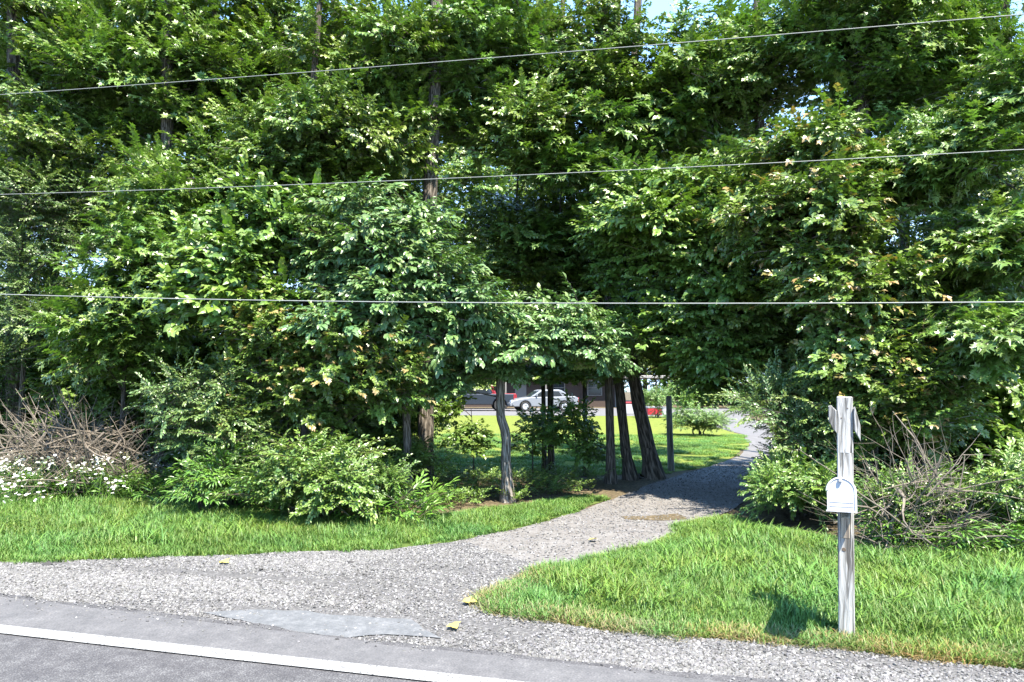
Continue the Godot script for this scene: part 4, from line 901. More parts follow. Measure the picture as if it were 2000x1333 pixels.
	tree("woods_tree", "tall shaded tree deep in the woods behind the large dogwood top", "tree", "trees deep in the woods left of the drive", Vector3(-3.65, 0.00, -16.50), [Vector3(0, 0, 0), Vector3(-0.16, 5.65, 0.00), Vector3(-0.46, 10.44, 0.00), Vector3(-0.20, 15.40, 0.00)], 0.110, 0.060, "sweetgum", [[Vector3(-3.67, 2.86, -16.50), Vector3(1.49, 1.31, 1.30), 31, 0.50], [Vector3(-4.04, 5.53, -16.50), Vector3(1.71, 1.60, 1.40), 33, 0.52], [Vector3(-3.75, 8.38, -16.50), Vector3(1.83, 1.71, 1.50), 28, 0.55], [Vector3(-3.65, 1.37, -16.50), Vector3(1.26, 1.03, 1.10), 19, 0.50]], 1063, "bark", 1)
	tree("woods_tree", "tall shaded tree deep in the woods between the large dogwood and the thick trunk", "tree", "trees deep in the woods left of the drive", Vector3(-2.37, 0.00, -14.30), [Vector3(0, 0, 0), Vector3(-0.06, 5.10, 0.00), Vector3(-0.12, 9.25, 0.00), Vector3(-0.13, 13.55, 0.00)], 0.110, 0.060, "maple", [[Vector3(-2.38, 2.68, -14.30), Vector3(1.29, 1.28, 1.30), 31, 0.50], [Vector3(-2.73, 5.00, -14.30), Vector3(1.49, 1.39, 1.40), 33, 0.52], [Vector3(-2.44, 7.46, -14.30), Vector3(1.58, 1.49, 1.50), 28, 0.55], [Vector3(-2.37, 1.39, -14.30), Vector3(1.09, 0.89, 1.10), 19, 0.50]], 1064, "bark", 1)
	tree("woods_tree", "tall shaded tree deep in the woods between the drive and the red tipped maple", "tree", "trees deep in the woods right of the drive", Vector3(4.81, 0.00, -10.70), [Vector3(0, 0, 0), Vector3(0.02, 4.19, 0.00), Vector3(-0.02, 7.30, 0.00), Vector3(0.26, 10.51, 0.00)], 0.110, 0.060, "maple", [[Vector3(4.83, 2.23, -10.70), Vector3(0.96, 1.23, 1.30), 31, 0.50], [Vector3(4.80, 1.27, -10.70), Vector3(0.82, 0.67, 1.10), 19, 0.50]], 1065, "bark", 1)
	tree("woods_tree", "tall shaded tree deep in the woods behind the red tipped maple", "tree", "trees deep in the woods right of the drive", Vector3(6.97, 0.00, -12.00), [Vector3(0, 0, 0), Vector3(0.10, 4.52, 0.00), Vector3(0.01, 8.00, 0.00), Vector3(0.38, 11.61, 0.00)], 0.110, 0.060, "broad", [[Vector3(7.00, 2.32, -12.00), Vector3(1.08, 1.25, 1.30), 31, 0.50], [Vector3(6.96, 1.24, -12.00), Vector3(0.91, 0.75, 1.10), 19, 0.50]], 1066, "bark", 1)
	tree("woods_tree", "tall shaded tree deep in the woods behind the big upper right sweetgum", "tree", "trees deep in the woods right of the drive", Vector3(7.22, 0.00, -13.40), [Vector3(0, 0, 0), Vector3(0.00, 4.87, 0.00), Vector3(0.54, 8.76, 0.00), Vector3(0.39, 12.79, 0.00)], 0.110, 0.060, "sweetgum", [[Vector3(7.26, 2.42, -13.40), Vector3(1.21, 1.27, 1.30), 31, 0.50], [Vector3(7.21, 1.21, -13.40), Vector3(1.02, 0.84, 1.10), 19, 0.50]], 1067, "bark", 1)
	tree("woods_tree", "tall shaded tree deep in the woods right of the big upper right sweetgum", "tree", "trees deep in the woods right of the drive", Vector3(6.80, 0.00, -10.70), [Vector3(0, 0, 0), Vector3(0.15, 4.19, 0.00), Vector3(0.31, 7.30, 0.00), Vector3(0.37, 10.51, 0.00)], 0.110, 0.060, "maple", [[Vector3(6.83, 2.23, -10.70), Vector3(0.96, 1.23, 1.30), 31, 0.50], [Vector3(7.16, 3.96, -10.70), Vector3(1.11, 1.04, 1.40), 33, 0.52], [Vector3(6.79, 1.27, -10.70), Vector3(0.82, 0.67, 1.10), 19, 0.50]], 1068, "bark", 1)
	tree("woods_tree", "tall shaded tree deep in the woods behind the right edge sweetgum", "tree", "trees deep in the woods right of the drive", Vector3(8.21, 0.00, -12.00), [Vector3(0, 0, 0), Vector3(0.26, 4.52, 0.00), Vector3(0.05, 8.00, 0.00), Vector3(0.44, 11.61, 0.00)], 0.110, 0.060, "broad", [[Vector3(8.25, 2.32, -12.00), Vector3(1.08, 1.25, 1.30), 31, 0.50], [Vector3(8.61, 4.26, -12.00), Vector3(1.25, 1.16, 1.40), 33, 0.52], [Vector3(8.20, 1.24, -12.00), Vector3(0.91, 0.75, 1.10), 19, 0.50]], 1069, "bark", 1)
	tree("woods_tree", "tall shaded tree deep in the woods past the right edge of the view", "tree", "trees deep in the woods right of the drive", Vector3(10.19, 0.00, -13.40), [Vector3(0, 0, 0), Vector3(0.19, 4.87, 0.00), Vector3(0.31, 8.76, 0.00), Vector3(0.55, 12.79, 0.00)], 0.110, 0.060, "sweetgum", [[Vector3(10.23, 2.42, -13.40), Vector3(1.21, 1.27, 1.30), 31, 0.50], [Vector3(10.02, 4.59, -13.40), Vector3(1.39, 1.30, 1.40), 33, 0.52], [Vector3(10.17, 1.21, -13.40), Vector3(1.02, 0.84, 1.10), 19, 0.50]], 1070, "bark", 1)
	tree("far_tree", "distant tree behind the house, farthest left of all", "tree", "trees behind the lawn", Vector3(-16.42, 0.00, -66.00), [Vector3(0, 0, 0), Vector3(-0.04, 4.19, 0.00), Vector3(-0.28, 19.05, 0.00)], 0.300, 0.120, "maple", [[Vector3(-16.46, 4.19, -66.00), Vector3(3.43, 2.74, 3.00), 24, 1.70], [Vector3(-16.54, 8.79, -66.00), Vector3(3.43, 3.20, 3.00), 14, 1.90], [Vector3(-16.63, 14.36, -66.00), Vector3(3.66, 4.57, 3.00), 22, 2.00], [Vector3(-16.73, 20.93, -66.00), Vector3(3.20, 3.66, 3.00), 14, 2.00]], 1071, "bark", 1)
	tree("far_tree", "distant tree behind the house, second from the left end", "tree", "trees behind the lawn", Vector3(-11.78, 0.00, -71.00), [Vector3(0, 0, 0), Vector3(-0.03, 4.40, 0.00), Vector3(-0.20, 20.37, 0.00)], 0.300, 0.120, "broad", [[Vector3(-11.81, 4.40, -71.00), Vector3(3.69, 2.95, 3.00), 24, 1.70], [Vector3(-11.86, 9.34, -71.00), Vector3(3.69, 3.44, 3.00), 14, 1.90], [Vector3(-11.92, 15.33, -71.00), Vector3(3.93, 4.92, 3.00), 22, 2.00], [Vector3(-12.00, 22.40, -71.00), Vector3(3.44, 3.93, 3.00), 14, 2.00]], 1072, "bark", 1)
	tree("far_tree", "distant tree behind the house, third from the left end", "tree", "trees behind the lawn", Vector3(-7.88, 0.00, -76.00), [Vector3(0, 0, 0), Vector3(-0.02, 4.60, 0.00), Vector3(-0.13, 21.70, 0.00)], 0.300, 0.120, "maple", [[Vector3(-7.90, 4.60, -76.00), Vector3(3.95, 3.16, 3.00), 24, 1.70], [Vector3(-7.93, 9.89, -76.00), Vector3(3.95, 3.68, 3.00), 14, 1.90], [Vector3(-7.98, 16.31, -76.00), Vector3(4.21, 5.26, 3.00), 22, 2.00], [Vector3(-8.03, 23.88, -76.00), Vector3(3.68, 4.21, 3.00), 14, 2.00]], 1073, "bark", 1)
	tree("far_tree", "distant tree behind the house, above the pickup truck", "tree", "trees behind the lawn", Vector3(-3.19, 0.00, -66.00), [Vector3(0, 0, 0), Vector3(-0.01, 4.19, 0.00), Vector3(-0.05, 19.05, 0.00)], 0.300, 0.120, "broad", [[Vector3(-3.20, 4.19, -66.00), Vector3(3.43, 2.74, 3.00), 24, 1.70], [Vector3(-3.22, 8.79, -66.00), Vector3(3.43, 3.20, 3.00), 14, 1.90], [Vector3(-3.23, 14.36, -66.00), Vector3(3.66, 4.57, 3.00), 22, 2.00], [Vector3(-3.25, 20.93, -66.00), Vector3(3.20, 3.66, 3.00), 14, 2.00]], 1074, "bark", 1)
	tree("far_tree", "distant tree behind the house, above the silver car's nose", "tree", "trees behind the lawn", Vector3(0.49, 0.00, -71.00), [Vector3(0, 0, 0), Vector3(0.00, 4.40, 0.00), Vector3(0.01, 20.37, 0.00)], 0.300, 0.120, "maple", [[Vector3(0.49, 4.40, -71.00), Vector3(3.69, 2.95, 3.00), 24, 1.70], [Vector3(0.49, 9.34, -71.00), Vector3(3.69, 3.44, 3.00), 14, 1.90], [Vector3(0.50, 15.33, -71.00), Vector3(3.93, 4.92, 3.00), 22, 2.00], [Vector3(0.50, 22.40, -71.00), Vector3(3.44, 3.93, 3.00), 14, 2.00]], 1075, "bark", 1)
	tree("far_tree", "distant tree behind the house, above the silver car's tail", "tree", "trees behind the lawn", Vector3(5.25, 0.00, -76.00), [Vector3(0, 0, 0), Vector3(0.01, 4.60, 0.00), Vector3(0.09, 21.70, 0.00)], 0.300, 0.120, "broad", [[Vector3(5.27, 4.60, -76.00), Vector3(3.95, 3.16, 3.00), 24, 1.70], [Vector3(5.29, 9.89, -76.00), Vector3(3.95, 3.68, 3.00), 14, 1.90], [Vector3(5.32, 16.31, -76.00), Vector3(4.21, 5.26, 3.00), 22, 2.00], [Vector3(5.35, 23.88, -76.00), Vector3(3.68, 4.21, 3.00), 14, 2.00]], 1076, "bark", 1)
	tree("far_tree", "distant tree behind the house, left of the leaning trunks", "tree", "trees behind the lawn", Vector3(8.21, 0.00, -66.00), [Vector3(0, 0, 0), Vector3(0.02, 4.19, 0.00), Vector3(0.14, 19.05, 0.00)], 0.300, 0.120, "maple", [[Vector3(8.23, 4.19, -66.00), Vector3(3.43, 2.74, 3.00), 24, 1.70], [Vector3(8.27, 8.79, -66.00), Vector3(3.43, 3.20, 3.00), 14, 1.90], [Vector3(8.31, 14.36, -66.00), Vector3(3.66, 4.57, 3.00), 22, 2.00], [Vector3(8.37, 20.93, -66.00), Vector3(3.20, 3.66, 3.00), 14, 2.00]], 1077, "bark", 1)
	tree("far_tree", "distant tree behind the house, behind the leaning trunks", "tree", "trees behind the lawn", Vector3(12.76, 0.00, -71.00), [Vector3(0, 0, 0), Vector3(0.03, 4.40, 0.00), Vector3(0.22, 20.37, 0.00)], 0.300, 0.120, "broad", [[Vector3(12.79, 4.40, -71.00), Vector3(3.69, 2.95, 3.00), 24, 1.70], [Vector3(12.85, 9.34, -71.00), Vector3(3.69, 3.44, 3.00), 14, 1.90], [Vector3(12.92, 15.33, -71.00), Vector3(3.93, 4.92, 3.00), 22, 2.00], [Vector3(13.00, 22.40, -71.00), Vector3(3.44, 3.93, 3.00), 14, 2.00]], 1078, "bark", 1)
	tree("far_tree", "distant tree behind the house, above the wooden post", "tree", "trees behind the lawn", Vector3(17.86, 0.00, -76.00), [Vector3(0, 0, 0), Vector3(0.05, 4.60, 0.00), Vector3(0.30, 21.70, 0.00)], 0.300, 0.120, "maple", [[Vector3(17.90, 4.60, -76.00), Vector3(3.95, 3.16, 3.00), 24, 1.70], [Vector3(17.98, 9.89, -76.00), Vector3(3.95, 3.68, 3.00), 14, 1.90], [Vector3(18.08, 16.31, -76.00), Vector3(4.21, 5.26, 3.00), 22, 2.00], [Vector3(18.19, 23.88, -76.00), Vector3(3.68, 4.21, 3.00), 14, 2.00]], 1079, "bark", 1)
	tree("far_tree", "distant tree behind the house, right of the wooden post", "tree", "trees behind the lawn", Vector3(19.16, 0.00, -66.00), [Vector3(0, 0, 0), Vector3(0.05, 4.19, 0.00), Vector3(0.33, 19.05, 0.00)], 0.300, 0.120, "broad", [[Vector3(19.21, 4.19, -66.00), Vector3(3.43, 2.74, 3.00), 24, 1.70], [Vector3(19.29, 8.79, -66.00), Vector3(3.43, 3.20, 3.00), 14, 1.90], [Vector3(19.40, 14.36, -66.00), Vector3(3.66, 4.57, 3.00), 22, 2.00], [Vector3(19.52, 20.93, -66.00), Vector3(3.20, 3.66, 3.00), 14, 2.00]], 1080, "bark", 1)
	tree("far_tree", "distant tree behind the house, third from the right end", "tree", "trees behind the lawn", Vector3(24.53, 0.00, -71.00), [Vector3(0, 0, 0), Vector3(0.06, 4.40, 0.00), Vector3(0.42, 20.37, 0.00)], 0.300, 0.120, "maple", [[Vector3(24.60, 4.40, -71.00), Vector3(3.69, 2.95, 3.00), 24, 1.70], [Vector3(24.71, 9.34, -71.00), Vector3(3.69, 3.44, 3.00), 14, 1.90], [Vector3(24.84, 15.33, -71.00), Vector3(3.93, 4.92, 3.00), 22, 2.00], [Vector3(25.00, 22.40, -71.00), Vector3(3.44, 3.93, 3.00), 14, 2.00]], 1081, "bark", 1)
	tree("far_tree", "distant tree behind the house, second from the right end", "tree", "trees behind the lawn", Vector3(30.46, 0.00, -76.00), [Vector3(0, 0, 0), Vector3(0.08, 4.60, 0.00), Vector3(0.52, 21.70, 0.00)], 0.300, 0.120, "broad", [[Vector3(30.54, 4.60, -76.00), Vector3(3.95, 3.16, 3.00), 24, 1.70], [Vector3(30.68, 9.89, -76.00), Vector3(3.95, 3.68, 3.00), 14, 1.90], [Vector3(30.84, 16.31, -76.00), Vector3(4.21, 5.26, 3.00), 22, 2.00], [Vector3(31.04, 23.88, -76.00), Vector3(3.68, 4.21, 3.00), 14, 2.00]], 1082, "bark", 1)
	tree("far_tree", "distant tree behind the house, farthest right of all", "tree", "trees behind the lawn", Vector3(31.02, 0.00, -66.00), [Vector3(0, 0, 0), Vector3(0.08, 4.19, 0.00), Vector3(0.53, 19.05, 0.00)], 0.300, 0.120, "maple", [[Vector3(31.10, 4.19, -66.00), Vector3(3.43, 2.74, 3.00), 24, 1.70], [Vector3(31.24, 8.79, -66.00), Vector3(3.43, 3.20, 3.00), 14, 1.90], [Vector3(31.40, 14.36, -66.00), Vector3(3.66, 4.57, 3.00), 22, 2.00], [Vector3(31.60, 20.93, -66.00), Vector3(3.20, 3.66, 3.00), 14, 2.00]], 1083, "bark", 1)

# ---------------------------------------------------------------- low growth and dead wood
func brush_pile(called: String, label: String, at: Vector3, n: int, fine: int, spread: Vector3, lean: Vector3, sd: int, long_: int) -> void:
	rng.seed = sd
	var o := thing(called, label, "brush pile", at)
	var g2 := Geo.new()
	for k in n + fine:
		var a := Vector3(rr(-1, 1) * spread.x * .6, rr(-.02, .25) * spread.y, rr(-1, 1) * spread.z * .5)
		var d := (lean + Vector3(rr(-1.2, 1.2), rr(-.3, .8), rr(-.6, .7))).normalized()
		if k % 2 and k < n:
			a.y = rr(.25, .75) * spread.y
			d = Vector3(rr(-1, 1), rr(-.75, .15), rr(-.5, .6)).normalized()
		var L := rr(.6, 1.2) * spread.y if k < n else rr(.3, .8)
		if k >= n: a += Vector3(rr(-.4, .4) * spread.x, rr(0, .75) * spread.y * (1.0 - absf(a.x) / spread.x), rr(-.2, .3))
		var sag := rr(-.1, .35)
		var pts := []
		var kink := rdir() * .05
		for j in 6:
			var t := j / 5.0
			pts.append(a + d * L * t - Vector3(0, sag * t * t * L * .5, 0) + kink * sin(t * 5.0 + k) + rdir() * .012)
			pts[-1].y = maxf(pts[-1].y, .01)
		var r := rr(.008, .02) if k < n else rr(.0035, .008)
		var rad := []
		for j in 6: rad.append(r * (1.0 - j * .15))
		if k < n:
			var g := Geo.new()
			g.tube(pts, rad, 5)
			part("branch", g.mesh(), M.deadwood, o)
		else:
			g2.tube(pts, rad, 3, Color.WHITE, false)
			# side twigs
			for s in 2:
				var q: Vector3 = pts[2 + s]
				var dd := (d + rdir() * .8).normalized()
				g2.tube([q, q + dd * .12, q + dd * .26 + rdir() * .03], [r * .6, r * .45, r * .25], 3, Color.WHITE, false)
	for k in long_:
		var g := Geo.new()
		var a := Vector3(rr(-.5, .9) * spread.x, rr(.02, .2), rr(-.2, .4))
		var d := Vector3(rr(-.95, -.3), rr(.35, .95), rr(-.15, .2)).normalized()
		var L := rr(1.0, 1.75)
		var pts := []
		for j in 8:
			var t := j / 7.0
			pts.append(a + d * L * t + Vector3(-.12, .16, 0) * sin(t * 2.2 + k) * t + rdir() * .012)
		var r := rr(.009, .016)
		g.tube(pts, [r, r * .95, r * .9, r * .8, r * .7, r * .55, r * .4, r * .25], 6)
		for q in [3, 5]:
			var dd := (d + rdir() * .7).normalized()
			g.tube([pts[q], pts[q] + dd * .2, pts[q] + dd * .42 + rdir() * .05], [r * .5, r * .4, r * .2], 5)
		part("branch", g.mesh(), M.deadwood, o)
	var tw := part("twigs", g2.mesh(), M.deadwood, o)
	tw.set_meta("kind", "stuff")

func scatter_plants(called: String, label: String, kind: String, poly: PackedVector2Array, n: int, h0: float, h1: float, s0: float, s1: float, sd: int) -> void:
	rng.seed = sd
	var xf := []
	var cols := []
	var lo := Vector2(1e9, 1e9)
	var hi := -lo
	for p in poly:
		lo = lo.min(p)
		hi = hi.max(p)
	var tries := 0
	while xf.size() < n and tries < n * 20:
		tries += 1
		var p := Vector2(rr(lo.x, hi.x), rr(lo.y, hi.y))
		if not inside(p, poly): continue
		var stem := rng.randi_range(3, 6)
		for k in stem:
			var a := rr(0, TAU)
			var dir := Vector3(cos(a), rr(.15, 1.1), sin(a)).normalized()
			var up := (Vector3.UP - dir * dir.y * .5 + rdir() * .3).normalized()
			var z := dir.cross(up).normalized()
			up = z.cross(dir)
			var s := rr(s0, s1)
			xf.append(Transform3D(Basis(dir * s, up * s, z * s), Vector3(p.x, rr(h0, h1) * .6, p.y) + rdir() * Vector3(.1, 0, .1)))
			cols.append(tint(.2))
	var o := multi(called, sprays[kind][3][sd % 2], sprays[kind][2], xf, cols)
	tag(o, label, "plants", "", "stuff")

func undergrowth() -> void:
	brush_pile("brush_pile", "pile of grey dead branches at the edge of the left woods", Vector3(-5.91, 0, -10.17), 80, 330, Vector3(1.05, 1.35, .4), Vector3(-.25, .25, .1), 71, 26)
	brush_pile("brush_pile", "tangle of dead twigs under the trees right of the mailbox", Vector3(3.77, 0, -7.00), 34, 150, Vector3(.62, .85, .35), Vector3(.1, .2, .05), 72, 2)
	var left := PackedVector2Array([Vector2(-14, -13), Vector2(-9.05, -13.20), Vector2(-5.98, -12.81), Vector2(-4.04, -10.17), Vector2(-2.32, -8.94), Vector2(-1.31, -9.12), Vector2(-2.0, -11.5), Vector2(-3.2, -14), Vector2(-6, -17), Vector2(-14, -19)])
	var mouth := PackedVector2Array([Vector2(-1.25, -9.12), Vector2(0.07, -9.72), Vector2(1.18, -10.81), Vector2(1.54, -12.45), Vector2(1.2, -12.6), Vector2(-2.4, -13)])
	var right := PackedVector2Array([Vector2(2.69, -8.94), Vector2(2.77, -8.12), Vector2(3.47, -7.27), Vector2(4.68, -6.87), Vector2(9, -6), Vector2(10, -14), Vector2(6.2, -14), Vector2(4.53, -12.45)])
	scatter_plants("undergrowth", "shaded undergrowth beneath the left woods", "shrub", left, 3000, .05, .75, .6, 1.1, 81)
	scatter_plants("undergrowth", "shaded undergrowth beneath the right woods", "shrub", right, 2200, .05, .7, .6, 1.1, 82)
	scatter_plants("undergrowth", "low dark plants under the trunks beside the drive", "shrub", mouth, 900, .02, .22, .4, .7, 85)
	var edge := PackedVector2Array([Vector2(-6.65, -9.72), Vector2(-4.66, -9.72), Vector2(-3.11, -8.76), Vector2(-1.63, -7.98), Vector2(-0.78, -8.12), Vector2(-0.83, -8.69), Vector2(-2.44, -8.94), Vector2(-4.13, -10.40), Vector2(-8.54, -12.45)])
	scatter_plants("tall_weeds", "leafy weeds along the foot of the left woods", "weed", edge, 900, .02, .45, .7, 1.2, 83)
	var edge2 := PackedVector2Array([Vector2(3.23, -6.77), Vector2(4.41, -6.47), Vector2(5.57, -6.29), Vector2(6.49, -7.32), Vector2(4.99, -7.32), Vector2(3.62, -7.57)])
	scatter_plants("tall_weeds", "leafy weeds along the foot of the right woods", "weed", edge2, 700, .02, .4, .6, 1.0, 84)
	# white fleabane in front of the left brush pile
	rng.seed = 91
	var g := Geo.new()
	for k in 9:
		var a := TAU * k / 9.0
		var p := Vector3(cos(a), 0, sin(a))
		var s := Vector3(-p.z, 0, p.x)
		g.tri(p * .003, p * .013 + s * .005 + Vector3(0, .001, 0), p * .013 - s * .005 + Vector3(0, .001, 0), Color(.82, .82, .8))
	for k in 6:
		var a := TAU * k / 6.0
		g.tri(Vector3(0, .003, 0), Vector3(cos(a), .25, sin(a)) * .0045, Vector3(cos(a + 1.05), .25, sin(a + 1.05)) * .0045, Color(.6, .45, .06))
	g.quad(Vector3(-.001, 0, 0), Vector3(.001, 0, 0), Vector3(.001, -.3, 0), Vector3(-.001, -.3, 0), Color(.08, .16, .03))
	var xf := []
	var cols := []
	for patch in [[Vector3(-6.63, 0, -10.31), 1.0, 1.3, 1500], [Vector3(-5.59, 0, -9.72), .8, .5, 260], [Vector3(-5.19, 0, -7.84), .35, .35, 120], [Vector3(-5.11, 0, -10.65), .5, .3, 90], [Vector3(-4.58, 0, -8.43), .5, .4, 40]]:
		for k in patch[3] / 7:
			var hd: Vector3 = patch[0] + Vector3(rng.randfn(0, .5) * patch[1], rr(.3, .62), rng.randfn(0, .4) * patch[2])
			for j in 7:
				var q := hd + Vector3(rr(-.07, .07), rr(-.05, .05), rr(-.07, .07))
				var s := rr(.8, 1.5)
				xf.append(Transform3D(Basis.from_euler(Vector3(rr(-.2, .9), rr(0, TAU), rr(-.4, .4))).scaled(Vector3.ONE * s), q))
				cols.append(Color(1, 1, 1))
	tag(multi("white_wildflowers", g.mesh(), M.petal, xf, cols), "small white wildflowers in front of the dead branches", "flowers", "", "stuff")

# ---------------------------------------------------------------- mailbox
func arch_outline(w: float, h: float, n := 14) -> PackedVector2Array:
	var p := PackedVector2Array([Vector2(-w / 2, 0), Vector2(w / 2, 0)])
	for k in n + 1:
		var a := PI * k / n
		p.append(Vector2(cos(a) * w / 2, h - w / 2 + sin(a) * w / 2))
	return p

func mailbox() -> void:
	var base := Vector3(2.01, 0, -4.54)
	var o := thing("mailbox_post", "weathered pale timber post carrying the white mailbox", "post", base)
	o.rotation = Vector3(0, -.42, -.018)
	var p := part("post", bevel_box(Vector3(.09, 1.55, .09), Vector3(0, -.1, 0), .005), M.timber, o)
	# two short boards nailed to the post's sides, their ends cut aslant
	var lb := extrude(PackedVector2Array([Vector2(-.092, 1.39), Vector2(-.078, 1.395), Vector2(-.0455, 1.365), Vector2(-.0455, 1.23), Vector2(-.066, 1.25), Vector2(-.09, 1.3)]), .062, 0, .004)
	part("side_board", lb.mesh(), M.timber, o)
	var rb := extrude(PackedVector2Array([Vector2(.0455, 1.38), Vector2(.056, 1.39), Vector2(.085, 1.28), Vector2(.085, 1.185), Vector2(.0455, 1.26)]), .062, 0, .004)
	part("side_board", rb.mesh(), M.timber, o)
	var g := Geo.new()
	g.tube([Vector3(-.012, .535, .0445), Vector3(-.012, .535, .047)], [.013, .011], 10)
	part("knot", g.mesh(), M.knot, o)
	var kb := part("support_block", bevel_box(Vector3(.045, .12, .3), Vector3(-.002, .655, .196), .005), M.old_block, o)
	for q in [Vector2(-.02, .70), Vector2(.015, .76)]:
		g = Geo.new()
		g.tube([Vector3(q.x, 1.35 + (q.y - .73), .045), Vector3(q.x, 1.35 + (q.y - .73), .047)], [.004, .004], 6)
		part("nail", g.mesh(), M.knot, o)
	# the box itself, its door towards the road
	var b := thing("mailbox", "white arched metal mailbox with closed door on the timber post", "mailbox", base + Vector3(-.006, .812, .3).rotated(Vector3.UP, -.42))
	b.rotation = Vector3(-.1, -.42, 0)
	part("body", extrude(arch_outline(.144, .178), .235, 0, 0).mesh(), M.box_white, b)
	var d := Node3D.new()
	d.name = "door"
	b.add_child(d)
	d.position.z = .243
	part("panel", extrude(arch_outline(.142, .176), .006).mesh(), M.box_white, d)
	var rim := Geo.new()
	var o1 := arch_outline(.154, .186)
	var o2 := arch_outline(.132, .174)
	for k in range(1, o1.size()):
		var a := o1[k] + Vector2(0, -.003)
		var c := o1[(k + 1) % o1.size()] + Vector2(0, -.003)
		var a2 := o2[k] + Vector2(0, .002)
		var c2 := o2[(k + 1) % o2.size()] + Vector2(0, .002)
		if k == o1.size() - 1: continue
		rim.quad(Vector3(a.x, a.y, .007), Vector3(c.x, c.y, .007), Vector3(c2.x, c2.y, .0105), Vector3(a2.x, a2.y, .0105))
		rim.quad(Vector3(a2.x, a2.y, .0105), Vector3(c2.x, c2.y, .0105), Vector3(c2.x * .97, c2.y - .001, .006), Vector3(a2.x * .97, a2.y - .001, .006))
		rim.quad(Vector3(a.x, a.y, -.02), Vector3(c.x, c.y, -.02), Vector3(c.x, c.y, .007), Vector3(a.x, a.y, .007))
	rim.box(Vector3(-.077, -.004, -.012), Vector3(.077, .004, .009))
	part("rim", rim.mesh(), M.box_white, d)
	part("crease", bevel_box(Vector3(.12, .003, .003), Vector3(0, .046, .0068), .001), M.box_white, d)
	part("crease", bevel_box(Vector3(.12, .002, .003), Vector3(0, .024, .0068), .001), M.box_white, d)
	part("handle", bevel_box(Vector3(.018, .022, .02), Vector3(-.003, .156, .0145), .003), M.box_white, d)

# ---------------------------------------------------------------- wires
func wires() -> void:
	var start := Vector3(0, 0, -7.2)
	var defs := [[4.819, -.0441, .0006, .004, "highest of the three overhead wires across the trees", "cable"], [3.604, -.03324, .001265, .0036, "middle one of the three overhead wires across the trees", "cable"], [2.335, -.03635, .00171, .0052, "lowest and thickest of the three overhead wires across the trees", "cable"]]
	for d in defs:
		var pts := []
		var rad := []
		for k in 95:
			var s := -25.0 + 47.0 * k / 94.0
			pts.append(start + road_dir * s + Vector3(0, d[0] + d[1] * s + d[2] * s * s, 0))
			rad.append(d[3])
		var g := Geo.new()
		g.tube(pts, rad, 8)
		tag(part("overhead_wire", g.mesh(), M[d[5]]), d[4], "wire", "overhead wires along the road")
	# the poles that carry them stand outside the picture
	for s in [-25.0, 22.0]:
		var at: Vector3 = start + road_dir * s + Vector3(.2658, 0, -.964) * .16
		var o := thing("utility_pole", "utility pole carrying the wires to the %s of the view" % ("left" if s < 0 else "right"), "pole", at, 0, "utility poles along the road")
		var g := Geo.new()
		g.tube([Vector3(0, -.1, 0), Vector3(0, 4, 0), Vector3(0, 8.2, 0)], [.15, .13, .11], 12)
		part("pole", g.mesh(), M.creosote, o)
		for d in defs:
			var y: float = d[0] + d[1] * s + d[2] * s * s
			var g2 := Geo.new()
			g2.tube([Vector3(0, y, 0), Vector3(-.2658, 0, .964) * .17 + Vector3(0, y, 0)], [.02, .03], 8)
			part("insulator", g2.mesh(), M.steel, o)

# ---------------------------------------------------------------- grass, stones, litter
func fill(n: int, lo: Vector2, hi: Vector2, ok: Callable, make: Callable) -> Array:
	var xf := []
	var cols := []
	var tries := 0
	while xf.size() < n and tries < n * 12:
		tries += 1
		var p := Vector2(rr(lo.x, hi.x), rr(lo.y, hi.y))
		if not ok.call(p): continue
		var r: Array = make.call(p)
		xf.append(r[0])
		cols.append(r[1])
	return [xf, cols]

